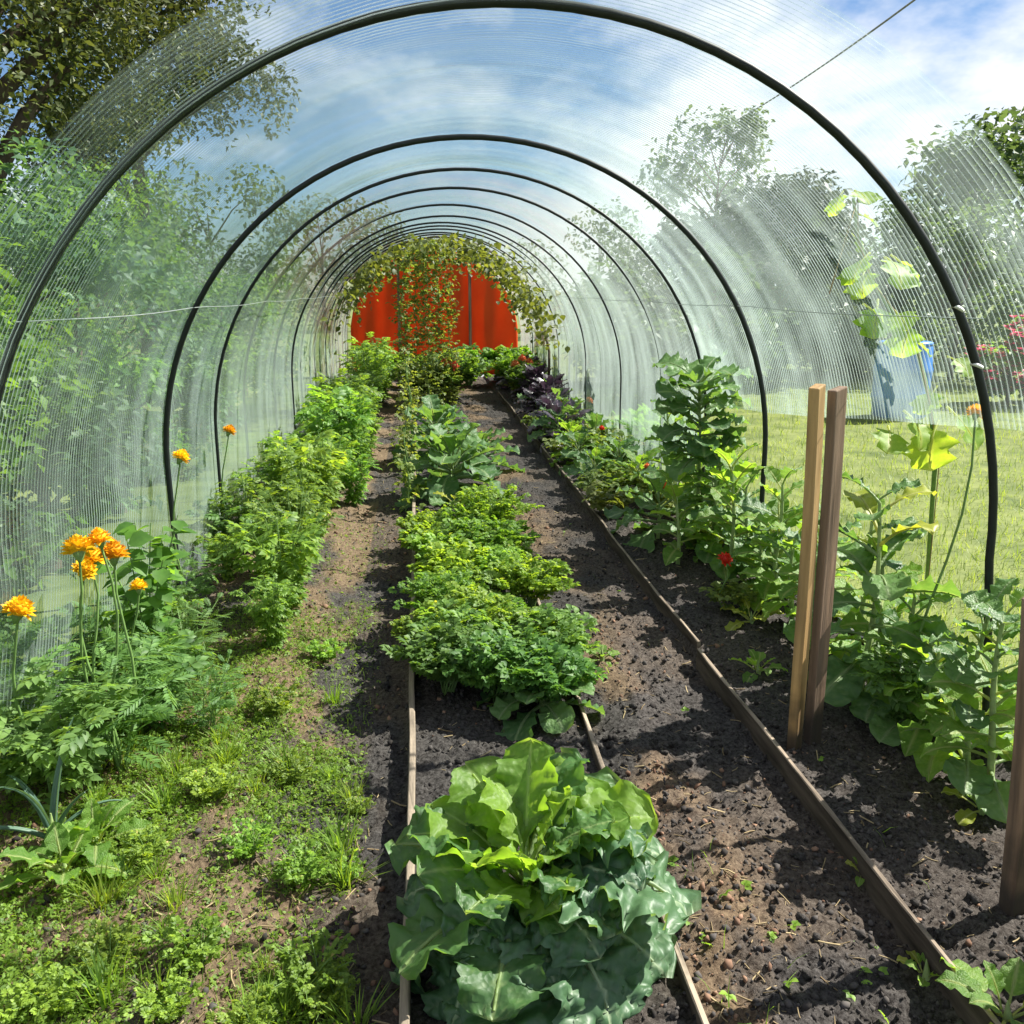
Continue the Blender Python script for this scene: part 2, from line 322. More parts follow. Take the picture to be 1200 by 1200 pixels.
lo = nd(n, 'ShaderNodeMapRange', i_1=2.05, i_2=1.0, i_3=0.45, i_4=1.5); n.links.new(sx.outputs['Z'], lo.inputs[0])      # milkier low down, clearer at the crown
sd = nd(n, 'ShaderNodeMapRange', i_1=0.5, i_2=1.5, i_3=1.0, i_4=1.7); n.links.new(sx.outputs['X'], sd.inputs[0])     # glare of the sun side put into the haze
a0 = nd(n, 'ShaderNodeMath', operation='MULTIPLY'); n.links.new(ag.outputs[0], a0.inputs[0]); n.links.new(sd.outputs[0], a0.inputs[1])
a2 = nd(n, 'ShaderNodeMath', operation='MULTIPLY'); n.links.new(a0.outputs[0], a2.inputs[0]); n.links.new(lo.outputs[0], a2.inputs[1])
a3 = nd(n, 'ShaderNodeMath', operation='MULTIPLY'); n.links.new(a2.outputs[0], a3.inputs[0]); n.links.new(zr.outputs[0], a3.inputs[1])
n.links.new(a3.outputs[0], al.inputs[1])
lw = nd(n, 'ShaderNodeLayerWeight', i_Blend=0.5)
cs = nd(n, 'ShaderNodeMath', operation='SUBTRACT'); cs.inputs[0].default_value = 1.08; n.links.new(lw.outputs['Facing'], cs.inputs[1])
iv = nd(n, 'ShaderNodeMath', operation='DIVIDE'); iv.inputs[0].default_value = 0.72; n.links.new(cs.outputs[0], iv.inputs[1])
om = nd(n, 'ShaderNodeMath', operation='SUBTRACT'); om.inputs[0].default_value = 1.0; n.links.new(al.outputs[0], om.inputs[1])
pw = nd(n, 'ShaderNodeMath', operation='POWER'); n.links.new(om.outputs[0], pw.inputs[0]); n.links.new(iv.outputs[0], pw.inputs[1])
hz = nd(n, 'ShaderNodeMath', operation='SUBTRACT'); hz.inputs[0].default_value = 1.0; n.links.new(pw.outputs[0], hz.inputs[1])
tp = nd(n, 'ShaderNodeBsdfTransparent'); tp.inputs[0].default_value = (0.95, 0.985, 0.975, 1)
df = nd(n, 'ShaderNodeBsdfDiffuse'); df.inputs[0].default_value = (0.56, 0.67, 0.64, 1)
tl = nd(n, 'ShaderNodeBsdfTranslucent'); tl.inputs[0].default_value = (0.56, 0.67, 0.64, 1)
m1 = nd(n, 'ShaderNodeMixShader', i_0=0.45); n.links.new(df.outputs[0], m1.inputs[1]); n.links.new(tl.outputs[0], m1.inputs[2])
m2 = nd(n, 'ShaderNodeMixShader'); n.links.new(hz.outputs[0], m2.inputs[0]); n.links.new(tp.outputs[0], m2.inputs[1]); n.links.new(m1.outputs[0], m2.inputs[2])
gl = nd(n, 'ShaderNodeBsdfGlossy', i_Roughness=0.16); gl.inputs[0].default_value = (0.9, 0.95, 0.95, 1)
fp = nd(n, 'ShaderNodeMath', operation='POWER'); fp.inputs[1].default_value = 4.0; n.links.new(lw.outputs['Facing'], fp.inputs[0])
fm = nd(n, 'ShaderNodeMath', operation='MULTIPLY_ADD'); fm.inputs[1].default_value = 0.4; fm.inputs[2].default_value = 0.03; n.links.new(fp.outputs[0], fm.inputs[0])
m3 = nd(n, 'ShaderNodeMixShader'); n.links.new(fm.outputs[0], m3.inputs[0]); n.links.new(m2.outputs[0], m3.inputs[1]); n.links.new(gl.outputs[0], m3.inputs[2])
n.links.new(m3.outputs[0], o.inputs[0]); M['film'] = m

# ------------------------------------------------------------------ the ground
XC, RA, LEG = 0.28, 1.5, 0.68                  # hoop centre line, arc radius, straight leg
X0, X1, Y0, Y1 = -1.42, 1.95, -0.8, 16.6       # dug area
BL, BR, RB = -0.07, 0.56, 1.17                 # edging boards of the middle bed, board of the path

def soil_z(x, y):
    x = np.asarray(x, float); y = np.asarray(y, float)
    def st(a, b, v): u = np.clip((v - a) / (b - a), 0, 1); return u * u * (3 - 2 * u)
    z = -0.02 + 0.0 * x
    z = z - 0.045 * st(-0.62, -0.36, x)                                # trodden path
    z = z + 0.035 * st(BL - 0.02, BL + 0.02, x)                        # middle bed
    z = z - 0.03 * st(BR - 0.02, BR + 0.03, x) - 0.012 * st(RB - 0.35, RB - 0.02, x)
    z = z + 0.052 * st(RB - 0.012, RB + 0.012, x)
    z = z + 0.03 * np.exp(-((x - 0.75) / 0.10) ** 2) * fbm(x * 3, y * 3, 5)
    return z
def soil_n(x, y):
    amp = np.where((x > -0.62) & (x < BL), 0.022, 0.034)
    return amp * (fbm(x * 7, y * 7, 1) - 0.48) + 0.036 * (fbm(x * 26, y * 26, 2, 3) - 0.44) + 0.015 * (vn(x * 95, y * 95, 9) - 0.5)
def sz(x, y): return float(soil_z(x, y) + 0.6 * soil_n(np.array(x), np.array(y)))

xs = np.concatenate([np.linspace(X0, X1, 310)])
ys = np.concatenate([np.linspace(Y0, 1.15, 30), 1.16 * np.exp(np.linspace(0, math.log(Y1 / 1.16), 380))])
gx, gy = np.meshgrid(xs, ys); gz = soil_z(gx, gy) + soil_n(gx, gy)
mul = np.clip((fbm(gx * 3.2, gy * 2.0, 11) - np.where(gx < BL, 0.33, 0.40)) * 6, 0, 1)
left = np.clip((-0.02 - gx) / 0.05, 0, 1)
edge = np.exp(-((gx - 0.70) / 0.16) ** 2)
mul = np.clip(mul * (0.22 + 1.1 * left + 1.1 * edge) * np.where(gx > RB, 0.5, 1), 0, 1)
mul = np.where((gx > -0.34) & (gx < BR), mul * 0.35, mul)
ny, nx = gx.shape
idx = np.arange(ny * nx).reshape(ny, nx)
F = np.stack([idx[:-1, :-1], idx[:-1, 1:], idx[1:, 1:], idx[1:, :-1]], -1).reshape(-1, 4)
mb = MB(); mb.add(np.stack([gx, gy, gz], -1).reshape(-1, 3), F, 0, mul.ravel())
soil = tag(ob('soil', mb.mesh('soil', M['soil'], attr='mulch')), 'dark crumbly garden soil of the beds and paths under the tunnel', 'soil', kind='structure')

mb = MB(); B = 400.0
gxs = [-B, X0 + 0.03, X1 - 0.03, B]; gys = [-B, Y0 + 0.03, Y1 - 0.03, B]
V = [[x, y, 0.012] for y in gys for x in gxs]
Fq = [[j * 4 + i, j * 4 + i + 1, j * 4 + 5 + i, j * 4 + 4 + i] for j in range(3) for i in range(3) if not (i == 1 and j == 1)]
mb.add(V, Fq)
tag(ob('lawn', mb.mesh('lawn', M['lawn'])), 'sunny mown lawn around the tunnel', 'lawn', kind='structure')

# icosahedron template for crumbs of soil
ph = (1 + 5 ** 0.5) / 2
ICO_V = np.array([[-1, ph, 0], [1, ph, 0], [-1, -ph, 0], [1, -ph, 0], [0, -1, ph], [0, 1, ph], [0, -1, -ph], [0, 1, -ph], [ph, 0, -1], [ph, 0, 1], [-ph, 0, -1], [-ph, 0, 1]]) / 1.9
ICO_F = np.array([[0, 11, 5], [0, 5, 1], [0, 1, 7], [0, 7, 10], [0, 10, 11], [1, 5, 9], [5, 11, 4], [11, 10, 2], [10, 7, 6], [7, 1, 8], [3, 9, 4], [3, 4, 2], [3, 2, 6], [3, 6, 8], [3, 8, 9], [4, 9, 5], [2, 4, 11], [6, 2, 10], [8, 6, 7], [9, 8, 1]])
def crumbs(name, mat, n, xr, ymax, smin, smax, seed, keep, label):
    r = np.random.default_rng(seed)
    y = 1.15 * np.exp(r.random(n) * math.log(ymax / 1.15)); x = r.uniform(*xr, n)
    k = keep(x, y, r.random(n)); x, y = x[k], y[k]; n = len(x)
    s = smin * (smax / smin) ** (r.random(n) ** 2.2)
    A = r.normal(0, 1, (n, 3, 3)); Q = np.linalg.qr(A)[0]; D = np.zeros((n, 3, 3))
    for i in range(3): D[:, i, i] = s * r.uniform(0.4, 1.4, n)
    P = np.stack([x, y, soil_z(x, y) + soil_n(x, y) + s * 0.25], -1)
    mb = MB(); scatter(mb, (ICO_V * np.random.default_rng(2).uniform(.62, 1.25, (12, 1)), ICO_F), P, Q @ D)
    return tag(ob(name, mb.mesh(name, mat, smooth=True)), label, 'soil', kind='stuff')
crumbs('soil_crumbs', M['clod'], 26000, (X0 + 0.1, X1 - 0.1), 7.0, 0.003, 0.0125, 3,
       lambda x, y, u: u < np.where(x > -0.05, 1, 0.45) * np.where((x > BL) & (x < BR), 0.7, 1), 'dark crumbs of compost lying on the beds and paths')
crumbs('bark_mulch', M['clod_brown'], 11000, (X0 + 0.1, RB + 0.4), 9.0, 0.003, 0.015, 4,
       lambda x, y, u: u < np.clip((fbm(x * 3.2, y * 2.0, 11) - 0.36) * 5, 0, 1) * (0.15 + 0.6 * (x < BL) + 1.0 * np.exp(-((x - 0.72) / 0.15) ** 2)), 'reddish brown crumbs of bark beside the middle bed and on the trodden path')
crumbs('soil_clods', M['soil'], 1500, (-.35, X1 - .15), 5.0, 0.008, 0.022, 6, lambda x, y, u: u < np.clip((fbm(x * 5, y * 5, 61) - .42) * 6, 0, 1), 'larger clods of dark earth on the beds and path')
# straw: little bent sticks
SV = []; 
for i, (yy, zz_) in enumerate(((-0.5, 0.0), (0.05, 0.06), (0.5, 0.0))):
    for a in (0, 2.1, 4.2): SV.append([0.045 * math.cos(a), yy, zz_ + 0.045 * math.sin(a)])
SF = [];
for i in range(2):
    for j in range(3):
        a, b_ = i * 3 + j, i * 3 + (j + 1) % 3; SF += [[a, b_, b_ + 3], [a, b_ + 3, a + 3]]
STICK = (np.array(SV), np.array(SF))
r = np.random.default_rng(12); n_ = 6500
y = 1.15 * np.exp(r.random(n_) * math.log(9 / 1.15)); x = r.uniform(X0 + 0.1, X1 - 0.15, n_)
k = r.random(n_) < (0.3 + 0.75 * (x < BL) + 0.6 * np.exp(-((x - 0.72) / 0.15) ** 2)) * np.clip((fbm(x * 2.6, y * 2, 31) - 0.3) * 4, 0.05, 1)
x, y = x[k], y[k]; n_ = len(x)
mb = MB(); scatter(mb, STICK, np.stack([x, y, soil_z(x, y) + soil_n(x, y) + 0.004], -1),
                   orients(r.uniform(0, 6.28, n_), r.normal(0, 0.18, n_), r.uniform(0, 6, n_), 0.012 + 0.05 * r.random(n_) ** 2))
tag(ob('dry_straw', mb.mesh('dry_straw', M['straw'])), 'scattered dry straw and stalks on the soil', 'straw', kind='stuff')

# ------------------------------------------------------------------ the tunnel
tun = thing('polytunnel', 'long garden tunnel of black hoops under clear ribbed plastic film', 'polytunnel', (0, 0, 0))
prof = [(XC - RA - 0.01, -0.15), (XC - RA, 0.25), (XC - RA, LEG)] + [(XC - RA * math.cos(a), LEG + RA * math.sin(a)) for a in np.linspace(0.06, math.pi - 0.06, 46)] + [(XC + RA, LEG), (XC + RA, 0.25), (XC + RA + 0.01, -0.15)]
mb = MB(); mb.tube([(px - XC, 0, pz) for px, pz in prof], 0.0132, 10); hoop_me = mb.mesh('hoop', M['hoop'])
mb = MB(); mb.tube([(px - XC, 0, pz) for px, pz in prof], 0.0098, 7); hoop_thin = mb.mesh('thin_hoop', M['hoop'])
prof1 = [(XC - RA - 0.17, -0.15), (XC - RA - .09, 0.25)] + prof[2:-2] + [(XC + RA + .05, 0.25), (XC + RA + .09, -0.15)]
mb = MB(); mb.tube([(px - XC, 0, pz) for px, pz in prof1], 0.0132, 10); hoop_first = mb.mesh('first_hoop', M['hoop'])
HY = [2.45, 4.4, 5.42, 6.6, 7.95, 8.9, 9.7, 10.4, 11.0, 11.6, 12.2, 12.75, 13.3, 13.85, 14.4, 14.95, 15.5, 16.1]
hoops = []
for i, y in enumerate(HY):
    h = ob('hoop', hoop_first if i == 0 else hoop_me if i < 2 else hoop_thin, tun)
    h.location = (XC + (-0.015 if i == 0 else random.uniform(-0.012, 0.02)), y, .012 if i == 0 else random.uniform(-0.02, 0.01))
    h.rotation_euler = (random.uniform(-0.008, 0.008), random.uniform(-0.006, 0.006), random.uniform(-0.012, 0.012))
    h.scale = ((.968 if i == 0 else 1.0 + (0.02 if i > 2 else 0) + random.uniform(-0.006, 0.006)), 1, 1)
    hoops.append(h)
def on_hoop(a, dr=0.0): return ((RA + dr) * -math.cos(a) , 0, LEG + (RA + dr) * math.sin(a))
mb = MB(); mb.lathe([(0.0, -0.018), (0.021, -0.018), (0.023, 0), (0.021, 0.018), (0.0, 0.018)], 10); clip_me = mb.mesh('clip', M['clip'])
for a in (2.62, 2.74):
    R = roty(a - math.pi / 2 + math.pi / 2)
    c = ob('clip', clip_me, hoops[0], m4(roty(math.pi - a + 0.0), on_hoop(a), (0.85, 0.85, 0.28)))
# film with real corrugation on the near bays
yf = np.concatenate([np.arange(1.98, 5.6, 0.026 / 5), np.arange(5.6, 16.15, 0.06)])
def film_right(y): return np.interp(y, [1.9, 2.45, 4.4, 5.5, 5.9, 6.2], [1.14, 1.10, 0.88, 0.80, 0.25, 0.0])
NP = 76
rowsV = []
for y in yf:
    rr = RA + 0.019 + 0.0035 * math.sin(2 * math.pi * y / 0.026 + 1.2 * math.sin(y * 7)) * (1 if y < 5.6 else 0) - 0.012 * math.sin(math.pi * ((y - 4.4) % 1.1) / 1.1) ** 2
    zr = film_right(y)
    # path length parameter: left leg (0.02..LEG), arc, right leg down to zr
    if zr < LEG: pl = LEG - zr; aend = math.pi
    else: pl = 0.0; aend = math.pi - math.asin(min(1, (zr - LEG) / RA))
    tot = LEG + RA * aend + pl
    s = np.linspace(0, tot, NP)
    px = np.empty(NP); pz = np.empty(NP)
    a = s < LEG; b_ = (s >= LEG) & (s <= LEG + RA * aend); c_ = ~a & ~b_
    px[a] = XC - rr - .14 * (1 - s[a] / LEG) * max(0.0, min(1.0, (4.4 - y) / 1.95)); pz[a] = s[a] + 0.0
    an = (s[b_] - LEG) / RA; px[b_] = XC - rr * np.cos(an); pz[b_] = LEG + rr * np.sin(an)
    px[c_] = XC + rr; pz[c_] = LEG - (s[c_] - LEG - RA * aend)
    wv = 0.010 * (fbm(s * 1.7 + 3, np.full(NP, y * 1.3), 21, 3) - 0.45)
    wv = wv + 0.007 * (fbm(s * 7 + y * 2.5, np.full(NP, y * 2.2), 23, 2) - 0.37) * (0.5 + fbm(s * 1.2, np.full(NP, y * .8), 29, 2))
    px = XC + (px - XC) * float(np.interp(y, [1.9, 2.45, 4.4], [.96, .968, 1.0]))
    px = px + wv * np.sign(px - XC); pz = pz + wv * 0.5
    rowsV.append(np.stack([px, np.full(NP, y), pz], -1))
V = np.array(rowsV); idx = np.arange(V.shape[0] * NP).reshape(V.shape[0], NP)
F = np.stack([idx[:-1, :-1], idx[:-1, 1:], idx[1:, 1:], idx[1:, :-1]], -1).reshape(-1, 4)
mb = MB(); mb.add(V.reshape(-1, 3), F)
fo = ob('film_cover', mb.mesh('film_cover', M['film']), tun); fo['label'] = 'clear ribbed plastic film, rolled up on the lawn side'
for sx_ in (-1, 1):
    xx = XC + sx_ * (math.sqrt(RA ** 2 - 0.74 ** 2) - 0.022)
    mb = MB(); mb.tube([(xx, y, 1.42 - 0.012 * math.sin(math.pi * ((y - 2.45) % 1.9) / 1.9)) for y in np.arange(2.4, 16.1, 0.3)], 0.0016, 5)
    ob('side_twine', mb.mesh('side_twine', M['rail']), tun)
mb = MB(); us = np.linspace(-1, 1, 61); V = []
for u in us:
    x = u * (RA - .03); top = LEG + math.sqrt(max(0.0, (RA - 0.02) ** 2 - x * x))
    for t_ in np.linspace(0, 1, 14): V.append((XC + x, 16.2 + .02 * math.sin(u * 17 + t_ * 2) + .012 * math.sin(u * 31 - t_ * 3), top * t_))
idx = np.arange(61 * 14).reshape(61, 14)
mb.add(V, np.stack([idx[:-1, :-1], idx[1:, :-1], idx[1:, 1:], idx[:-1, 1:]], -1).reshape(-1, 4))
ew = ob('end_wall', mb.mesh('end_wall', M['red_sheet']), tun); ew['label'] = 'bright red sheeting closing the far end'
sm_ = ew.modifiers.new('thickness', 'SOLIDIFY'); sm_.thickness = .003
for x in (-.62, .62):
    mb = MB(); mb.box((XC + x, 16.14, 1.0), (.05, .04, 2.0)); ob('post', mb.mesh('post', M['stake_brown'], False), ew)

# ------------------------------------------------------------------ timber edging and stakes
def bent_board(name, x, ya, yb, ztop, zbot, th, mat, label, wob=0.028, seed=0):
    yy = np.arange(ya, yb + 0.01, 0.12); V = []
    for y in yy:
        xo = x + wob * (fbm(np.array(y * 0.6), np.array(seed * 1.0), seed) - 0.47) * 2
        zo = ztop + 0.018 * (float(fbm(np.array(y * 1.1), np.array(3.0), seed + 2)) - 0.47)
        nk = 0.004 * (float(vn(np.array(y * 9), np.array(1.0), seed)) - 0.5)
        V += [(xo - th / 2, y, zbot), (xo + th / 2, y, zbot), (xo + th / 2 - 0.002, y, zo - 0.003 + nk), (xo + th / 2 - 0.005, y, zo + nk), (xo - th / 2 + 0.005, y, zo - nk), (xo - th / 2 + 0.002, y, zo - 0.003 - nk)]
    F = [[i * 6 + j, i * 6 + (j + 1) % 6, (i + 1) * 6 + (j + 1) % 6, (i + 1) * 6 + j] for i in range(len(yy) - 1) for j in range(6)]
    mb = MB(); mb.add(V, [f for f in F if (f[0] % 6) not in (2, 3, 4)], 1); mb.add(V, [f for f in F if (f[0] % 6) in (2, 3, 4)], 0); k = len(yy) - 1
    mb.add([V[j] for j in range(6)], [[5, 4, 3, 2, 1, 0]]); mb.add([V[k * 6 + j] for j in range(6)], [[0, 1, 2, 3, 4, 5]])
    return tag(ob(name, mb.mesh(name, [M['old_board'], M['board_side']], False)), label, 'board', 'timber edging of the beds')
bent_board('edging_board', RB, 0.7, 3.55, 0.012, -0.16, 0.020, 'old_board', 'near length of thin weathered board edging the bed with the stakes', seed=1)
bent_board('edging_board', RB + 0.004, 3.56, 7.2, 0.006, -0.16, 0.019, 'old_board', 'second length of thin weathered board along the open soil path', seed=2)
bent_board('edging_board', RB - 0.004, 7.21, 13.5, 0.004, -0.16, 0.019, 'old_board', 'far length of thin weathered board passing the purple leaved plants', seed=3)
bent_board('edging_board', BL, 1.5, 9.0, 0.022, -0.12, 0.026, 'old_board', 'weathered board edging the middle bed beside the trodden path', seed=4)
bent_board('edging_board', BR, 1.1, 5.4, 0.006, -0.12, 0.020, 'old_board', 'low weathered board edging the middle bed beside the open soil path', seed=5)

def stake(base, top, wx, wy, mat, label, twist=0.0, point=False):
    base = np.array(base); top = np.array(top); V = []; N = 12; d = top - base
    for i in range(N + 1):
        t = i / N; c = base + d * t + np.array([.006 * math.sin(t * 3.1), .004 * math.sin(t * 4.3 + 1), 0]); q = 1 + 0.04 * math.sin(t * 9 + twist * 7)
        for (a, b_) in ((-1, -1), (1, -1), (1, 1), (-1, 1)):
            v = rotz(twist + 0.05 * t) @ np.array([a * wx / 2 * q, b_ * wy / 2, 0]); V.append(c + v + (0, 0, 0.006 * a if i == N else 0))
    F = [[i * 4 + j, i * 4 + (j + 1) % 4, (i + 1) * 4 + (j + 1) % 4, (i + 1) * 4 + j] for i in range(N) for j in range(4)] + [[N * 4, N * 4 + 1, N * 4 + 2, N * 4 + 3], [3, 2, 1, 0]]
    mb = MB(); mb.add(V, F)
    o = ob('stake', mb.mesh('stake', mat, False)); bv = o.modifiers.new('bevel', 'BEVEL'); bv.width = 0.004; bv.segments = 2
    return tag(o, label, 'stake', 'timber stakes in the bed')
b0 = gp(932, 868); t0 = atY(957, 452, b0[1] - 0.02)
stake(b0 + (0, 0, -0.12), t0, 0.044, 0.036, M['stake_new'], 'pale fresh pine stake, the lighter one of the leaning pair', 0.62)
b1 = gp(957, 868); t1 = atY(986, 456, b1[1] + 0.0)
stake(b1 + (0.0, 0.03, -0.12), t1 + (0, 0.03, 0), 0.058, 0.034, M['stake_brown'], 'brown rough stake, the darker one of the leaning pair', 0.45)
b2 = gp(1193, 1058); t2 = atY(1216, 700, b2[1])
stake(b2 + (0, 0, -0.12), t2, 0.05, 0.05, M['stake_brown'], 'short brown post standing alone near the seedlings by the board', 0.1)

# ------------------------------------------------------------------ leaf shapes
def blade(L, W, nu, nv, shape='obovate', pet=0.22, droop=0.8, fold=0.25, ruffle=0.03, rk=4.0, pucker=0.004, curl=0.0, seed=0, twist=0.0, lobes=0.0, notch=0.0, tipdroop=0.0):
    """a leaf along +Y from its petiole: grid verts, quads and the vein weight of each vertex"""
    r = np.random.default_rng(seed)
    t = np.linspace(0, 1, nu + 1); s = np.linspace(-1, 1, nv + 1)
    tb = np.clip((t - pet) / (1 - pet), 0, 1)
    if shape == 'obovate': f = np.sin(np.pi * tb ** 0.85 * 0.5 + 0.0) ** 0.75 * np.sqrt(np.clip(1 - tb ** 5, 0, 1))
    elif shape == 'ovate': f = np.sin(np.pi * tb ** 0.7) ** 0.8
    elif shape == 'round': f = np.sqrt(np.clip(1 - (2 * tb - 1) ** 2, 0, 1)) ** 0.9
    elif shape == 'lance': f = np.sin(np.pi * np.clip(tb, 0, 1) ** 0.8) * 0.9
    else: f = (1 - tb ** 3) * 0.95 + 0.0
    if shape == 'strap': f = np.clip(1 - tb ** 2.5, 0, 1)
    wd = np.maximum(W / 2 * f, 0.012 * L + 0.004 * (1 - t))
    wd[-1] = 0.002
    ang = np.cumsum(-(droop * (0.35 + 1.3 * t) + tipdroop * np.clip(t - 0.75, 0, 1) * 6)) / nu
    dy = np.cos(ang) * L / nu; dz = np.sin(ang) * L / nu
    cy = np.concatenate([[0], np.cumsum(dy[:-1])]); cz = np.concatenate([[0], np.cumsum(dz[:-1])])
    T, S = np.meshgrid(t, s, indexing='ij'); Wd = wd[:, None]; TB = tb[:, None]
    p1, p2 = r.uniform(0, 6.28, 2)
    ed = np.abs(S) ** 1.6
    if lobes: Wd = Wd * (1 - lobes * ed * (0.5 + 0.5 * np.sin(TB * 2 * np.pi * rk + np.where(S > 0, p1, p2))))
    X = S * Wd * np.cos(fold * (0.6 + 0.4 * np.abs(S)))
    Wd = Wd * (1 + .05 * ed * np.sin(TB * 2 * np.pi * 13 + seed) + .03 * ed * np.sin(TB * 2 * np.pi * 29 + seed * 2)) if nu > 30 else Wd
    X = S * Wd * np.cos(fold * (0.6 + 0.4 * np.abs(S)))
    on = np.clip(TB * 6, 0, 1)
    ru = ruffle * ed * on * (np.sin(TB * 2 * np.pi * rk + np.where(S > 0, p1, p2)) + 0.5 * np.sin(TB * 2 * np.pi * rk * 2.3 + np.where(S > 0, p2, p1)))
    Zn = np.abs(S) * Wd * math.sin(fold) + ru - curl * ed * Wd
    pk = pucker * on * (fbm(S * 5.5 + seed, T * 11 + seed * 1.7, seed, 2) - 0.4) * 2.5
    lat = np.abs(np.sin((TB * 7 - np.abs(S) * 1.5) * np.pi))
    pk = pk - pucker * on * (1 - np.clip(lat * 2.2, 0, 1)) * 0.9
    Zn = Zn + pk
    ny_, nz_ = -np.sin(ang)[:, None], np.cos(ang)[:, None]
    tw = twist * T
    Xr = X * np.cos(tw) - Zn * np.sin(tw); Zr = X * np.sin(tw) + Zn * np.cos(tw)
    Yo = cy[:, None] + ny_ * Zr + r.normal(0, 0.0005, X.shape); Zo = cz[:, None] + nz_ * Zr
    V = np.stack([Xr, Yo, Zo], -1).reshape(-1, 3)
    mid = np.exp(-(np.abs(X) / (0.013 * L * (1.15 - T))) ** 2)
    vein = np.clip(mid + 0.55 * np.clip(1 - lat * 3.2, 0, 1) * on * (1 - np.abs(S) * 0.6) + (T < pet) * 0.9, 0, 1)
    idx = np.arange((nu + 1) * (nv + 1)).reshape(nu + 1, nv + 1)
    F = np.stack([idx[:-1, :-1], idx[:-1, 1:], idx[1:, 1:], idx[1:, :-1]], -1).reshape(-1, 4)
    # underside rib
    rib = [(0, cy[i] + 0.3 * 0, cz[i] - 0.004) for i in range(0, nu, max(1, nu // 8))]
    return V, F, vein.ravel(), rib
def leaf_mesh(name, mat, L, W, nu, nv, **k):
    V, F, vein, rib = blade(L, W, nu, nv, **k)
    mb = MB(); mb.add(V, F, 0, vein)
    rr = np.linspace(0.010, 0.003, len(rib)) * (L / 0.35)
    n0 = mb.n; mb.tube(rib, rr, 5, 0); 
    for i in range(1, len(mb.A)): mb.A[i][:] = 0.9
    return mb.mesh(name, mat, attr='vein')

def tri_leaf(L=1.0, W=0.5, fold=0.12, droop=0.2, serr=0.0):
    v = np.array([[0, 0, 0], [-W * .42, L * .28, fold * W], [W * .42, L * .28, fold * W], [0, L * .33, 0], [-W * .46, L * .58, fold * W - droop * .1], [W * .46, L * .58, fold * W - droop * .1], [0, L * .66, -droop * .12], [0, L, -droop * .45]], float)
    f = np.array([[0, 3, 1], [0, 2, 3], [1, 3, 4], [3, 2, 5], [4, 3, 6], [3, 5, 6], [4, 6, 7], [6, 5, 7]])
    return v, f
def compose(parts):
    V = []; F = []; n = 0
    for (v, f), R, p in parts:
        V.append(v @ np.array(R).T + np.array(p)); F.append(f + n); n += len(v)
    return np.vstack(V), np.vstack(F)
stalk = (np.array([[-.018, 0, 0], [.018, 0, 0], [0, 0.5, .03], [0, 1, 0.0]]), np.array([[0, 1, 2], [0, 2, 3]]))
def pinnate(pairs, ll, lw, end, droop=0.3, sp=0.8):
    P = [(stalk, np.eye(3), (0, 0, 0))]
    for i in range(pairs):
        y = 0.35 + 0.55 * i / max(1, pairs - 1); l = ll * (0.7 + 0.5 * math.sin(math.pi * (i + 0.7) / (pairs + 0.4)))
        for sg in (-1, 1): P.append((tri_leaf(l, lw * l / ll, 0.15, droop * l), rotz(-sg * sp) @ roty(sg * 0.2) @ rotx(0.1 * ((i % 2) - 0.4)), (0, y, 0.01)))
    P.append((tri_leaf(end, lw * 1.2, 0.15, droop * end), np.eye(3), (0, 0.93, 0)))
    return compose(P)
T_LITE = (np.array([[0, 0, 0], [-.26, .42, .07], [.26, .42, .07], [0, .5, 0], [0, 1, -.12]], float), np.array([[0, 3, 1], [0, 2, 3], [1, 3, 4], [3, 2, 4]]))
T_SIMPLE = tri_leaf(1, 0.52, 0.14, 0.3)
T_SPRIG = compose([((T_LITE[0] * np.array([.75, .42, .42]), T_LITE[1]), rotz(a) @ rotx(0.15 * ((i % 3) - 1)), (0.0 if abs(a) < .1 else -0.1 * math.copysign(1, a), y, 0)) for i, (a, y) in enumerate(((0, .62), (.8, .5), (-.8, .5), (1.15, .32), (-1.15, .32)))])
T_BROAD = tri_leaf(1, 0.85, 0.12, 0.35)
T_PARS = compose([(stalk, np.eye(3) * 0.5, (0, 0, 0))] + [(tri_leaf(0.42, 0.36, .2, .15), rotz(a) @ rotx(0.15 * ((i % 3) - 1)), (0.0 if abs(a) < .1 else -0.1 * math.copysign(1, a), y, 0)) for i, (a, y) in enumerate(((0, .62), (.8, .5), (-.8, .5), (1.15, .32), (-1.15, .32), (.4, .68), (-.4, .68)))])
T_TOM = pinnate(3, 0.42, 0.22, 0.5, 0.4)
T_FERN = pinnate(6, 0.26, 0.07, 0.25, 0.2, 0.7)
T_TRI = compose([(stalk, np.eye(3) * 0.6, (0, 0, 0))] + [(tri_leaf(0.5, 0.42, .15, .2), rotz(a), (0, .55, 0)) for a in (0, 1.2, -1.2)])
T_BLADE = (np.array([[-.02, 0, 0], [.02, 0, 0], [.014, .5, .06], [-.014, .5, .06], [0, 1, -.05]]), np.array([[0, 1, 2], [0, 2, 3], [3, 2, 4]]))
T_PETAL = tri_leaf(1, 0.6, 0.25, -0.3)

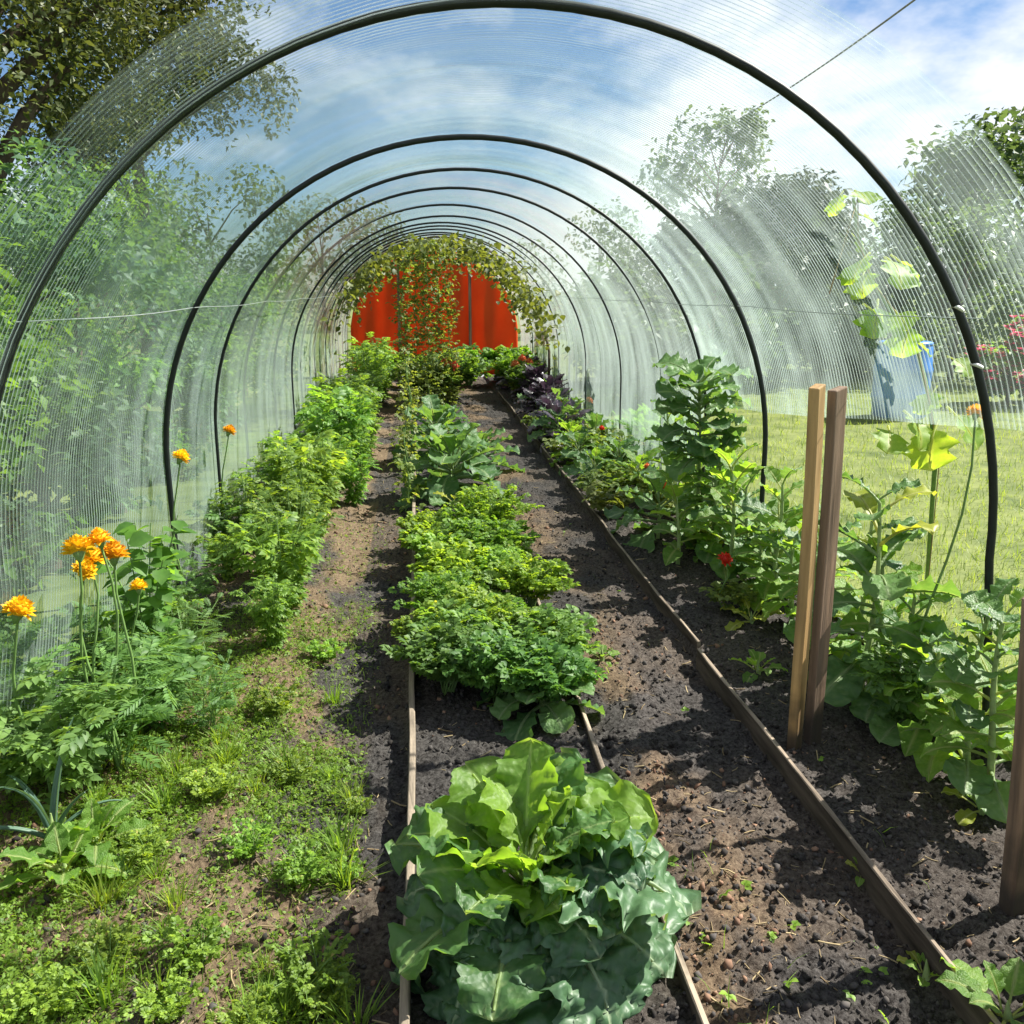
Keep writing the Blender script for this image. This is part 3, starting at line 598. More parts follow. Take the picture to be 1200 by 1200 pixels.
def bush(seed, h, spread, tmpl, nst, per, size, mat, stem_r=0.004, tilt=0.6, t0=0.3, el=(0.2, 0.7), drop=0.0, size_tip=1.0):
    """stems from one root, each hung with leaves; returns (foliage mesh, stem mesh)"""
    r = np.random.default_rng(seed); P = []; AZ = []; EL = []; SZ = []; ms = MB()
    for i in range(nst):
        a = i * 2.399 + r.uniform(-.4, .4); q = math.sqrt((i + .4) / nst); tl = tilt * q + r.uniform(-.06, .06)
        Ls = h * (1.02 - 0.25 * q * r.random()) / max(0.5, math.cos(tl * 0.8)); pts = []
        for k in range(6):
            t = k / 5; cu = tl * (0.5 + 0.75 * t)
            pts.append((spread * .08 * math.cos(a) + Ls * t * math.sin(cu) * -math.sin(a) * 1.0, spread * .08 * math.sin(a) + Ls * t * math.sin(cu) * math.cos(a), Ls * t * math.cos(cu) * (1 - 0.12 * t)))
        pts = np.array(pts); pts[:, :2] *= spread / max(0.05, h * math.sin(tilt * 1.1))* 0.5
        ms.tube(pts, np.linspace(stem_r, stem_r * .4, 6), 5, 0, False)
        for k in range(per):
            t = t0 + (1 - t0) * (k + r.random()) / per; j = min(4, int(t * 5)); u = t * 5 - j
            P.append(pts[j] * (1 - u) + pts[j + 1] * u); AZ.append(a + r.uniform(-1.9, 1.9) if t < .93 else r.uniform(0, 6.28)); EL.append(r.uniform(*el) - drop * (1 - t)); SZ.append(size * r.uniform(.65, 1.15) * (1 - (1 - size_tip) * t))
    P = np.array(P); n_ = len(P)
    mf = MB(); scatter(mf, tmpl, P, orients(np.array(AZ), np.array(EL), r.normal(0, .35, n_), np.array(SZ)))
    return mf.mesh('foliage', mat), ms.mesh('stem', M['stem'])

def place_bush(name, label, cat, pair, x, y, sc=1.0, group=None, rz=None, z=None):
    o = thing(name, label, cat, (x, y, sz(x, y) - 0.01 if z is None else z), random.uniform(0, 6.28) if rz is None else rz, group, sc)
    f = ob('foliage', pair[0], o); f['kind'] = 'stuff'
    ob('stem', pair[1], o)
    return o

def rosette(name, label, cat, loc, meshes, n, rmax, hstem=0.05, elo=0.15, ehi=1.35, smin=0.55, group=None, seed=0, az0=0.0, stem_mat=None, sc=1.0, yellow=None):
    """a plant of separate leaves round a short stem"""
    r = np.random.default_rng(seed)
    o = thing(name, label, cat, loc, 0, group, sc)
    mb = MB(); mb.tube([(0, 0, -0.04), (0.004, 0, hstem * .5), (0, 0.003, hstem + 0.03)], [0.012, 0.010, 0.001], 7); ob('stem', mb.mesh('stem', stem_mat or M['petiole']), o)
    for i in range(n):
        t = i / max(1, n - 1); a = az0 + i * 2.39996 + r.uniform(-.25, .25); e = elo + (ehi - elo) * t ** 1.1 + r.uniform(-.1, .1)
        me = meshes[r.integers(len(meshes))]
        if yellow is not None and i == 1: me = yellow
        ob('leaf', me, o, m4(rotz(a) @ rotx(e) @ roty(r.uniform(-.3, .3)), (-math.sin(a) * .012, math.cos(a) * .012, hstem * (0.25 + .75 * t)), (1.0 - (1 - smin) * t) * rmax * r.uniform(.88, 1.1)))
    return o

# ------------------------------------------------------------------ the big cabbage in the middle bed and its neighbours
HU = [leaf_mesh('upright_leaf', M['hero_young'], 1.0, wd_, 36, 22, shape='obovate', pet=0.26, droop=dr, fold=fo_, ruffle=0.06, rk=rk_, pucker=0.014, seed=s_, twist=tw, lobes=.20) for s_, tw, wd_, dr, fo_, rk_ in ((1, .4, .72, .6, .2, 2.6), (2, -.5, .8, .9, .1, 2.2), (3, .2, .66, .4, .35, 3.0), (10, -.2, .76, 1.1, .15, 2.4))]
HG = [leaf_mesh('arching_leaf', M['hero_green'], 1.0, 0.66, 34, 20, shape='obovate', pet=0.22, droop=0.95, fold=0.18, ruffle=0.055, rk=3.0, pucker=0.018, seed=s_, twist=tw, lobes=.14) for s_, tw in ((4, .2), (5, -.2), (6, .0), (11, .4))]
HD = [leaf_mesh('drooping_leaf', M['hero_glaucous'], 1.0, 0.80, 40, 26, shape='obovate', pet=0.18, droop=1.45, fold=0.05, ruffle=0.065, rk=3.4, pucker=0.042, curl=0.10, seed=s_, twist=tw, lobes=.12) for s_, tw in ((7, .15), (8, -.2), (9, .05), (12, .3))]
cx, cy_ = 0.235, 1.84
cb = thing('cabbage', 'large open cabbage with bright upright heart leaves and drooping puckered outer leaves', 'cabbage', (cx - .015, cy_, sz(cx, cy_)), sc=1.06)
mb = MB(); mb.tube([(0, 0, -.06), (0.0, -0.01, .06), (0.005, -.01, .16), (0, 0, .24)], [.024, .022, .016, .002], 9); ob('stem', mb.mesh('stem', M['petiole']), cb)
A = lambda d: rad(-d)                            # degrees clockwise seen from above, 0 = away from the camera, 90 = lawn side
hero = [  # mesh, azimuth, elevation deg, length, height on stem, roll
    (HD[0], 112, 34, .40, .15, -.1), (HD[1], 78, 26, .38, .16, .1), (HD[2], 150, 18, .37, .10, -.15), (HG[0], 200, 18, .34, .10, .1), (HG[1], 236, 22, .36, .11, .1), (HD[1], 262, 12, .34, .08, .0),
    (HG[2], 292, 28, .34, .13, -.2), (HG[0], 320, 34, .34, .14, .1), (HG[1], 20, 38, .34, .15, .0), (HG[2], 52, 36, .36, .16, .1), (HD[0], 130, 6, .36, .07, .2), (HD[2], 96, 2, .34, .06, -.1),
    (HU[0], 332, 50, .30, .16, .2), (HU[1], 296, 46, .28, .15, -.3), (HU[2], 8, 58, .30, .17, -.2), (HU[3], 48, 46, .31, .17, .3), (HU[1], 78, 38, .33, .17, -.2), (HU[0], 98, 46, .28, .16, .3), (HU[3], 268, 50, .25, .15, .3),
    (HU[1], 236, 58, .21, .15, .4), (HU[2], 190, 62, .17, .15, -.3), (HU[0], 146, 58, .18, .16, .4), (HU[3], 350, 70, .24, .17, .5), (HU[2], 64, 66, .22, .17, -.5), (HU[1], 20, 44, .33, .15, .1), (HU[3], 312, 62, .22, .17, -.4), (HG[0], 170, 36, .22, .12, .3), (HG[2], 215, 42, .25, .13, -.2),
    (HD[1], 128, 46, .30, .15, .2), (HD[0], 92, 52, .31, .17, -.2), (HG[3], 160, 52, .24, .14, .1), (HG[3], 250, 44, .28, .13, -.2), (HD[2], 66, 44, .33, .17, .1), (HG[0], 285, 44, .30, .15, .3), (HG[3], 30, 50, .33, .17, .2), (HG[3], 110, 60, .26, .16, .3),
    (HD[0], 168, 16, .36, .07, .1), (HD[2], 196, 8, .37, .06, -.1), (HD[1], 222, 18, .34, .07, .2), (HD[3], 146, 10, .38, .06, -.2), (HD[1], 122, 20, .36, .08, .1), (HD[0], 248, 8, .35, .05, .1),
    (HD[3], 182, 30, .28, .10, .3), (HD[3], 210, 34, .27, .11, -.3), (HD[2], 158, 36, .29, .12, .2), (HD[3], 135, 40, .29, .13, -.3), (HD[3], 235, 34, .28, .11, .2), (HU[1], 172, 44, .22, .13, .3), (HU[3], 205, 48, .21, .13, -.3), (HD[3], 105, 42, .31, .15, .2), (HD[0], 272, 30, .30, .11, -.2)]
for me, a, e, L, hs, ro in hero:
    ob('leaf', me, cb, m4(rotz(A(a)) @ rotx(rad(e)) @ roty(ro), (0, 0, hs), L))
# kale leaves (ruffled), two detail levels shared by all kale plants
KL = [leaf_mesh('kale_leaf', M['kale'], 1.0, 0.68, 22, 14, shape='obovate', pet=.26, droop=dr, fold=.2, ruffle=.045, rk=3.6, pucker=.018, seed=30 + i, twist=tw) for i, (dr, tw) in enumerate(((.7, .2), (1.1, -.2), (1.4, .1)))]
CH = [leaf_mesh('chard_leaf', M['chard'], 1.0, 0.50, 18, 10, shape='ovate', pet=.3, droop=dr, fold=.2, ruffle=.035, rk=3.2, pucker=.012, seed=40 + i, twist=tw) for i, (dr, tw) in enumerate(((.5, .2), (.9, -.25), (1.3, .1)))]
YL = leaf_mesh('yellow_leaf', M['yellow_leaf'], 1.0, .5, 16, 10, shape='obovate', pet=.3, droop=1.0, fold=.2, ruffle=.04, rk=3, pucker=.012, seed=50)
PU = [leaf_mesh('purple_leaf', M['purple'], 1.0, .6, 12, 8, shape='ovate', pet=.25, droop=dr, fold=.1, ruffle=.05, rk=4, pucker=.014, seed=55 + i) for i, dr in enumerate((.5, 1.0))]
SQ = [leaf_mesh('squash_leaf', M['squash'], 1.0, .95, 16, 14, shape='round', pet=.3, droop=dr, fold=.15, ruffle=.04, rk=2.6, pucker=.015, lobes=.38, seed=60 + i) for i, dr in enumerate((.6, 1.1))]
LK = [leaf_mesh('leek_leaf', M['leek'], 1.0, .075, 16, 4, shape='strap', pet=.0, droop=dr, fold=.35, ruffle=.0, rk=1, pucker=.001, seed=65 + i, tipdroop=td) for i, (dr, td) in enumerate(((.5, .6), (1.0, 1.0), (1.5, .3)))]

def stalked(name, label, cat, x, y, h, meshes, n, size, seed, group=None, lean=(0, 0), e0=-.1, e1=1.0, t0=.25, mat=None, taper=.65, extra=None):
    """a plant whose separate leaves climb a tall stem"""
    r = np.random.default_rng(seed); z = sz(x, y)
    o = thing(name, label, cat, (x, y, z), 0, group)
    pts = np.array([(lean[0] * t ** 1.4 + .012 * math.sin(4 * t + seed), lean[1] * t ** 1.4 + .012 * math.cos(5 * t + seed), h * t - .04 * (t == 0)) for t in np.linspace(0, 1, 9)])
    mb = MB(); mb.tube(pts, np.linspace(.013, .006, 9), 7); ob('stem', mb.mesh('stem', mat or M['petiole']), o)
    for i in range(n):
        t = t0 + (1 - t0) * i / (n - 1); j = min(7, int(t * 8)); u = t * 8 - j; p = pts[j] * (1 - u) + pts[j + 1] * u
        a = i * 2.39996 + r.uniform(-.3, .3); e = e0 + (e1 - e0) * t + r.uniform(-.15, .15)
        me = meshes[r.integers(len(meshes))]
        if extra is not None and i in extra: me = YL
        ob('leaf', me, o, m4(rotz(a) @ rotx(e) @ roty(r.uniform(-.4, .4)), p, size * (1 - (1 - taper) * (i / (n - 1))) * r.uniform(.85, 1.12)))
    return o

# middle bed, going away: leafy celery, kale with a yellow leaf, further kales
rosette('kale', 'dark green kale with one yellow fallen leaf in the middle bed', 'kale', (.23, 6.75, sz(.23, 6.75)), KL, 26, .52, .26, -.15, 1.3, .6, seed=70, yellow=None)
q = gp(532, 590); o = rosette('kale', 'small yellowing kale in front of the dark kale of the middle bed', 'kale', (q[0], q[1], sz(*q[:2])), [YL, KL[0]], 5, .22, .04, .3, 1.0, .6, seed=71)
rosette('kale', 'kale with spreading ruffled leaves behind the dark kale of the middle bed', 'kale', (.12, 8.2, sz(.12, 8.2)), KL, 22, .48, .34, -.1, 1.3, .6, seed=72)
rosette('kale', 'small kale tucked against the dark kale on the open path side', 'kale', (.50, 7.6, sz(.5, 7.6)), KL, 18, .40, .2, -.1, 1.2, .6, seed=73)
rosette('purple_basil', 'small purple leaved plant at the foot of the climbing beans', 'basil', (.12, 9.6, sz(.12, 9.6)), PU, 14, .2, .16, .1, 1.2, .6, seed=74)
for i, (x, y) in enumerate(((-.02, 9.0), (.3, 9.3), (.48, 8.9), (.3, 10.2))):
    rosette('chard', 'leafy chard in the patch at the foot of the climbing beans', 'chard', (x, y, sz(x, y)), CH + KL[:1], 12, .28, .08, .2, 1.25, .6, seed=80 + i, group='chard at the foot of the beans')

PAR = [bush(100 + i, .30, .34, T_PARS, (32, 20, 26, 14)[i], (20, 24, 22, 26)[i], (.042, .06, .05, .075)[i], M['parsley'], .0028, .75, .42, (-.1, .8)) for i in range(4)]
CEL = [bush(110 + i, .36, .42, T_PARS, 24, 16, .085, M['celery'], .004, .8, .4, (-.2, .7)) for i in range(2)]
r = np.random.default_rng(5); kk = 0
for y in np.arange(3.2, 5.45, .30):
    for x in (0.05, .18, .31, .44):
        xx, yy = x + r.uniform(-.08, .08), y + r.uniform(-.13, .13)
        if y < 3.4 or r.random() < .18: continue
        place_bush('parsley', 'fresh green parsley in the dense patch of the middle bed', 'parsley', PAR[kk % 4], xx, yy, r.uniform(.6, 1.1) * (1.35 if kk % 7 == 3 else 1), 'parsley patch'); kk += 1
for i, (x, y, s_) in enumerate(((.08, 3.24, .85), (.27, 3.12, .85), (.45, 3.06, .8), (.14, 3.44, .85), (.48, 3.38, .85))):
    place_bush('celery', 'larger leaved celery at the end of the parsley patch behind the biggest cabbage', 'celery', CEL[i % 2], x, y, s_, 'celery behind the biggest cabbage')
rosette('kale', 'curly kale at the corner of the parsley patch by the low board', 'kale', (.42, 3.04, sz(.42, 3.0)), KL, 16, .27, .10, .0, 1.25, .6, seed=75)

# ------------------------------------------------------------------ tomato row on the closed film side
TOM = [bush(120 + i, .80, .52, T_TOM, (13, 9, 15, 7)[i], (26, 24, 20, 30)[i], (.10, .15, .085, .125)[i], M['tomato'], .006, .5, .12, (-.5, .6), .3) for i in range(4)]
r = np.random.default_rng(9)
for i, y in enumerate(np.concatenate([np.arange(3.75, 8.0, .42), np.arange(8.0, 15, .62)])):
    t = (y - 3.75) / 10
    x = -0.70 - .05 * min(1, t * 1.6) + r.uniform(-.05, .05)
    place_bush('tomato_plant', 'bushy young tomato plant in the row between trodden path and closed film', 'tomato plant', TOM[i % 4], x, y, (.58 + .5 * min(1, t)) * r.uniform(.6, 1.3), 'tomato row')
    if i % 2 == 0 and y > 4.4:
        place_bush('tomato_plant', 'bushy young tomato plant in the row between trodden path and closed film', 'tomato plant', TOM[(i + 2) % 4], x + (.17 if y > 5.5 else -.15), y + .2, (.5 + .4 * min(1, t)) * r.uniform(.9, 1.08), 'tomato row')

for i, y in enumerate(np.arange(4.75, 12, .55)):
    place_bush('tomato_plant', 'low straggling tomato plant between the tomato row and the film', 'tomato plant', TOM[(i + 1) % 4], -1.02 + r.uniform(-.06, .06), y, r.uniform(.38, .75), 'straggling tomatoes against the film')
# ------------------------------------------------------------------ marigolds
def head_mesh(mat, n=70, seed=0):
    r = np.random.default_rng(seed); P = []; AZ = []; EL = []; S = []
    for i in range(n):
        t = i / n; a = i * 2.39996; e = -.45 + 2.0 * t ** .8
        P.append((-math.sin(a) * .3 * math.cos(max(0, e)) , math.cos(a) * .3 * math.cos(max(0, e)), .1 + .55 * t)); AZ.append(a); EL.append(e + r.uniform(-.15, .15)); S.append(.58 - .2 * t + r.uniform(-.05, .05))
    mf = MB(); scatter(mf, T_PETAL, np.array(P), orients(np.array(AZ), np.array(EL), r.normal(0, .3, n), np.array(S)))
    mf.lathe([(0, -.1), (.3, .0), (.52, .22), (.5, .5), (.3, .72), (0, .8)], 10)
    return mf.mesh('flower_head', mat)
HEAD_O = [head_mesh(M['orange'], 84, i) for i in range(3)]; HEAD_R = head_mesh(M['red'], 44, 5); HEAD_C = head_mesh(M['coral'], 40, 6); HEAD_P = head_mesh(M['pink'], 40, 8)
mb = MB(); mb.lathe([(0, -.5), (.1, -.46), (.2, -.25), (.3, 0), (.24, .06), (0, .05)], 9); CALYX = mb.mesh('calyx', M['stem'])
MLF = [bush(130 + i, .42, .40, (T_FERN, T_TOM, T_TOM)[i], 9, (16, 22, 20)[i], (.10, .085, .10)[i], M['marigold_leaf'], .003, .6, .1, (-.3, .6)) for i in range(3)]
def flower_plant(name, label, cat, x, y, heads, leafpair, lsc, head_me, hs, group=None, fol=True):
    """heads: list of world points where the flowers stand"""
    z = sz(x, y); o = thing(name, label, cat, (x, y, z), 0, group)
    if fol:
        f = ob('foliage', leafpair[0], o, m4(np.eye(3), (0, 0, 0), lsc)); f['kind'] = 'stuff'
    for i, p in enumerate(heads):
        p = np.array(p) - (x, y, z); b_ = np.array([p[0] * .12, p[1] * .12, -.02])
        pts = [b_ * (1 - t) + p * t + np.array([.055 * math.sin(3 * t + i * 1.7 + x * 3) * t * (1 - t) * 4, .02 * math.cos(2 * t + i) * t * (1 - t) * 4, 0]) for t in np.linspace(0, 1, 8)]
        mb = MB(); mb.tube(pts, np.linspace(.0055, .0035, 8), 6, caps=False); ob('stem', mb.mesh('stem', M['stem']), o)
        me = head_me[i % len(head_me)] if isinstance(head_me, list) else head_me
        R = rotz(i * 1.3 + x * 9) @ rotx(.2 + .45 * math.sin(i * 2.1 + y * 5)); sc_ = hs * (1.04 + .2 * math.sin(i * 3.3 + x * 4))
        fo_ = ob('flower_head', me, o, m4(R, p + np.array([0, 0, .01]), sc_)); ob('calyx', CALYX, fo_)
    return o
MY = 2.75
c5 = [(93, 640), (118, 627), (134, 645), (98, 662), (108, 650)]
flower_plant('marigold', 'tall marigold crowned by a tight cluster of five orange pompon flowers', 'marigold', -1.00, MY, [atY(px, py + 12, MY + .05 * k - .1) for k, (px, py) in enumerate(c5)], MLF[0], 1.25, HEAD_O, .050)
flower_plant('marigold', 'marigold with a single round orange flower beside the leek', 'marigold', -1.16, 2.6, [atY(21, 724, 2.55)], MLF[1], 1.1, HEAD_O, .046)
flower_plant('marigold', 'low marigold with a small half opened bloom beside the clustered one', 'marigold', -1.0, 3.05, [atY(163, 694, 3.05)], MLF[2], .85, HEAD_O, .034)
flower_plant('marigold', 'marigold with a pale orange bloom by the second hoop', 'marigold', -1.12, 4.15, [atY(211, 541, 4.15)], MLF[0], .9, HEAD_O, .042)
flower_plant('marigold', 'marigold with a small orange bloom against the foot of the third hoop', 'marigold', -1.12, 5.2, [atY(268, 509, 5.2)], MLF[1], .9, HEAD_O, .040)
NET = [bush(140 + i, 1.0, .42, T_BROAD, 7, 22, .10, M['nettle'], .006, .35, .2, (-.5, .35), .1) for i in range(2)]
place_bush('pepper_plant', 'tall broad leaved plant behind the clustered marigold against the film', 'pepper plant', NET[0], -1.04, 3.3, .82)
# leek and low greens near the front of the marigold bed
q = gp(62, 985); o = thing('leek', 'leek with long bluish strap leaves next to the single flowered marigold', 'leek', (q[0], q[1], sz(*q[:2]) - .03))
mb = MB(); mb.tube([(0, 0, -.05), (0, 0, .08), (.004, 0, .14)], [.013, .012, .002], 9); ob('stem', mb.mesh('stem', M['petiole']), o)
for i, (a, e, L) in enumerate(((20, 78, .62), (200, 80, .58), (310, 62, .52), (120, 60, .5), (250, 40, .46), (60, 45, .42))):
    ob('leaf', LK[i % 3], o, m4(rotz(A(a)) @ rotx(rad(e)), (0, 0, .06), L * .55))
for i, (px, py, s_, lab) in enumerate(((75, 1020, .20, 'young spinach at the foot of the leek'), (112, 985, .17, 'young spinach between the leek and the weeds'), (60, 880, .20, 'young spinach under the single flowered marigold'), (150, 850, .2, 'young spinach under the clustered marigold'))):
    q = gp(px, py); rosette('spinach', lab, 'spinach', (q[0], q[1], sz(*q[:2])), CH, 11, s_, .03, .35, 1.3, .6, seed=90 + i)
for i, (px, py, s_) in enumerate(((215, 800, .95), (180, 760, .9), (100, 800, .9), (245, 850, .7), (30, 830, .8))):
    q = gp(px, py); place_bush('marigold', 'feathery leaved marigold not yet in bloom around the clustered one', 'marigold', MLF[i % 3], q[0], q[1], s_, 'marigolds not yet in bloom')

# low weeds: oval leaves, tufts of grass
r = np.random.default_rng(21)
def weed_field(n, tmpl, xr, yr, smin, smax, dens, el, up=0.0, seed=0):
    r = np.random.default_rng(seed); y = yr[0] * np.exp(r.random(n) * math.log(yr[1] / yr[0])); x = r.uniform(*xr, n)
    k = r.random(n) < dens(x, y); x, y = x[k], y[k]; n = len(x)
    z = soil_z(x, y) + soil_n(x, y) + r.random(n) ** 1.5 * up * np.clip(dens(x, y), 0, 1)
    return np.stack([x, y, z], -1), orients(r.uniform(0, 6.28, n), r.uniform(*el, n), r.normal(0, .4, n), r.uniform(smin, smax, n))
def wd(x, y):
    d = np.clip((fbm(x * 3.4 + 7, y * 3.0, 41) - .30) * 5, 0.2, 1)
    d = d * np.clip((-.18 - x) / .12, 0, 1) * np.clip((4.6 - y) / 1.0, 0.12, 1)
    return d
mb = MB()
for (tm, n_, a, b_, el, up, sd) in ((T_SPRIG, 30000, .010, .026, (-.1, .7), .03, 1), (T_LITE, 60000, .006, .017, (-.1, .8), .03, 2), (T_BLADE, 42000, .016, .055, (.5, 1.4), .0, 3)):
    P, MM = weed_field(n_, tm, (-1.3, -.15), (1.15, 6), a, b_, wd, el, up, sd); scatter(mb, tm, P, MM)
tag(ob('weeds', mb.mesh('weeds', M['weed'])), 'low green weeds and chickweed spreading over the trodden strip', 'weeds', kind='stuff')
mb = MB()
for (tm, n_, a, b_, el, up, sd) in ((T_TRI, 1500, .02, .05, (.0, .7), .03, 5), (T_BLADE, 1200, .03, .08, (.4, 1.3), 0, 6)):
    P, MM = weed_field(n_, tm, (-.05, 1.9), (1.2, 10), a, b_, lambda x, y: np.clip((fbm(x * 4, y * 3, 51) - .52) * 6, 0, 1) * (.25 + .75 * np.exp(-((x - .66) / .1) ** 2) + .5 * (x > RB + .1)), el, up, sd); scatter(mb, tm, P, MM)
tag(ob('seedlings', mb.mesh('seedlings', M['weed'])), 'scattered tiny weed seedlings on the dark compost', 'weeds', kind='stuff')
# taller weed tufts along the trodden strip
WT = [bush(150 + i, .13, .20, T_PARS, 12, 10, .034, M['weed'], .002, .7, .2, (-.1, .8)) for i in range(3)]
for i, (px, py, s_) in enumerate(((365, 1130, 1.0), (390, 1150, .7), (60, 1175, .8), (200, 1180, .7), (290, 1190, .7), (350, 1010, .9), (250, 930, .9), (320, 830, 1.0), (380, 760, .9), (290, 990, .8), (170, 1000, .8), (230, 1120, .9), (120, 1120, .8), (340, 900, .8), (405, 1005, .5), (420, 930, .45))):
    q = gp(px, py); place_bush('weed_tuft', 'small leafy weed tuft on the trodden strip', 'weed', WT[i % 3], q[0], q[1], s_, 'weed tufts on the trodden strip')

GT = []
for i in range(3):
    r = np.random.default_rng(600 + i); n_ = 70; P = np.concatenate([r.normal(0, .022, (n_, 2)), np.zeros((n_, 1))], 1)
    mf = MB(); scatter(mf, T_BLADE, P, orients(np.arctan2(-P[:, 0], P[:, 1]) + r.normal(0, .5, n_), r.uniform(.55, 1.45, n_), r.normal(0, .3, n_), r.uniform(.06, .16, n_)) * np.array([1.3, 1, 1])); GT.append(mf.mesh('blades', M['weed']))
r = np.random.default_rng(611)
for i in range(34):
    q = gp(r.uniform(20, 420), r.uniform(760, 1195)); q[0] = min(q[0], -.16)
    o = thing('grass_tuft', 'tuft of wild grass among the low weeds of the trodden strip', 'grass', (q[0], q[1], sz(q[0], q[1]) - .005), r.uniform(0, 6), 'grass tufts on the trodden strip', r.uniform(.4, .9)); f = ob('blades', GT[i % 3], o); f['kind'] = 'stuff'
# ------------------------------------------------------------------ bed behind the thin board, lawn side
stalked('kale', 'tall dark kale standing against the film beyond the stakes', 'kale', 1.60, 5.02, 1.0, KL, 40, .30, 201, e0=-.5, e1=.8, t0=.55, taper=1.0)
stalked('kale', 'slightly shorter kale growing into the tall dark kale', 'kale', 1.66, 4.8, .6, KL + CH, 24, .26, 203, e0=-.4, e1=.9, t0=.2, taper=.85)
rosette('kale', 'spreading kale at the foot of the tall dark kale', 'kale', (1.46, 5.3, sz(1.46, 5.3)), KL, 16, .40, .26, -.1, 1.2, .6, seed=202)
FEA = [bush(160 + i, .46, .36, T_FERN, 18, 12, .15, M['feather'], .003, .45, .25, (.1, .9)) for i in range(3)]
for i, (px, py, s_) in enumerate(((765, 545, 1.0), (800, 560, 1.0), (745, 530, .9), (825, 575, .95), (785, 530, 1.05), (850, 590, .8))):
    q = gp(px, py); place_bush('carrot', 'carrot with bright feathery tops in front of the tall dark kale', 'carrot', FEA[i % 3], q[0], q[1], s_, 'carrots by the tall kale')
STR = [bush(170 + i, .26, .36, T_TRI, 14, 9, .11, M['strawberry'], .0025, .8, .35, (-.2, .6)) for i in range(3)]
for i, (px, py, s_) in enumerate(((700, 520, 1.0), (725, 545, 1.0), (690, 540, .8), (750, 575, .9), (775, 590, 1.0), (805, 610, .9), (720, 565, .8), (840, 640, .8), (668, 510, .9))):
    q = gp(px, py); place_bush('strawberry', 'yellowish strawberry plant beside the thin board and the carrots', 'strawberry', STR[i % 3], q[0], q[1], s_, 'strawberries along the thin board')
for (hx, hy, bx, by, hm, hs, lab) in ((848, 655, 856, 712, HEAD_R, .052, 'zinnia with one round scarlet flower in front of the stakes'), (728, 519, 730, 550, HEAD_C, .045, 'zinnia with a coral bloom among the strawberries'), (778, 568, 780, 600, HEAD_R, .042, 'zinnia with a small red bloom under the feathery carrots'), (690, 467, 692, 500, HEAD_C, .05, 'zinnia with an orange bloom next to the purple plants'), (689, 424, 690, 470, HEAD_R, .07, 'zinnia with a crimson bloom beyond the purple plants'), (680, 383, 682, 455, HEAD_R, .13, 'tall zinnia with a large crimson bloom by the far film'), (705, 500, 708, 530, HEAD_R, .04, 'zinnia with a small red bloom among the nearer strawberries'), (758, 545, 762, 585, HEAD_C, .036, 'zinnia with a tiny coral bloom before the carrots'), (818, 600, 822, 640, HEAD_R, .036, 'zinnia with a tiny red bloom before the chard'), (655, 470, 660, 505, HEAD_R, .05, 'zinnia with a red bloom at the foot of the purple basil')):
    q = gp(bx, by); p = atY(hx, hy + 5, q[1])
    flower_plant('zinnia', lab, 'zinnia', q[0], q[1], [p], STR[0], .6, hm, hs)
for i, (px, py, R_, lab) in enumerate(((592, 446, .34, 'purple basil closest to the red sheeting'), (612, 455, .36, 'purple basil second from the red sheeting'), (640, 472, .34, 'purple basil in the middle of its row by the thin board'), (668, 485, .32, 'purple basil next to the strawberries'), (655, 458, .34, 'purple basil behind its row against the film'), (628, 492, .3, 'purple basil tight against the thin board'), (615, 470, .32, 'purple basil between board and its row'))):
    q = gp(px, py); rosette('purple_basil', lab, 'basil', (min(q[0] + .12, 1.5 + .04 * i), q[1], sz(q[0], q[1])), PU, 34, R_ * 1.1, .36, -.3, 1.25, .6, seed=210 + i)
for i, (x, y, R_) in enumerate(((1.35, 7.6, .30), (1.62, 7.2, .34), (1.40, 8.3, .30), (1.66, 8.4, .34), (1.34, 9.0, .28), (1.62, 6.5, .34), (1.36, 6.9, .26))):
    rosette('chard', 'leafy green in the mixed row between the carrots and the purple basil', 'chard', (x, y, sz(x, y)), (CH + KL, KL, CH)[i % 3], 18, R_, .2, -.1, 1.25, .6, seed=500 + i, group='mixed greens between carrots and basil')
for i, (x, y, s_) in enumerate(((1.3, 9.6, 1.0), (1.55, 9.3, 1.2), (1.65, 7.8, 1.2), (1.32, 8.0, .9), (1.7, 10.2, 1.3), (1.3, 5.9, .9), (1.32, 6.4, .9))):
    place_bush('strawberry', 'yellowish strawberry plant beside the thin board and the carrots', 'strawberry', STR[i % 3], x, y, s_, 'strawberries along the thin board')
for i, (x, y) in enumerate(((1.36, 9.4), (1.34, 8.7), (1.52, 9.0), (1.55, 10.0), (1.36, 10.6), (1.60, 11.2))):
    rosette('purple_basil', 'dark purple basil in the run along the thin board beyond the strawberries', 'basil', (x, y, sz(x, y)), PU + KL[:1], 24, .32, .3, -.3, 1.25, .6, seed=520 + i, group='run of purple basil')
rosette('cabbage', 'small dark cabbage between the purple basil and the carrots', 'cabbage', (*gp(692, 512)[:2], 0), KL, 14, .36, .1, .1, 1.2, .6, seed=216)
for i, (x, y, h, n_, s_, lab) in enumerate(((1.62, 4.45, .62, 16, .30, 'bright green chard with upright leaves left to bolt beside the carrots'), (1.42, 4.75, .45, 13, .26, 'bright green chard behind the scarlet zinnia'), (1.72, 4.05, .40, 14, .30, 'glossy chard behind the pair of stakes'))):
    stalked('chard', lab.replace(' left to bolt', ''), 'chard', x, y, h, CH, n_, s_, 220 + i, e0=.1, e1=1.1, t0=.15)
for i, (px, py, R_, lab) in enumerate(((905, 680, .30, 'dark broad leaved kale on the path side of the stakes'), (880, 640, .26, 'dark kale between scarlet zinnia and chard'))):
    q = gp(px, py); rosette('kale', lab, 'kale', (q[0], q[1], sz(*q[:2])), KL, 15, R_, .16, -.1, 1.25, .6, seed=230 + i)
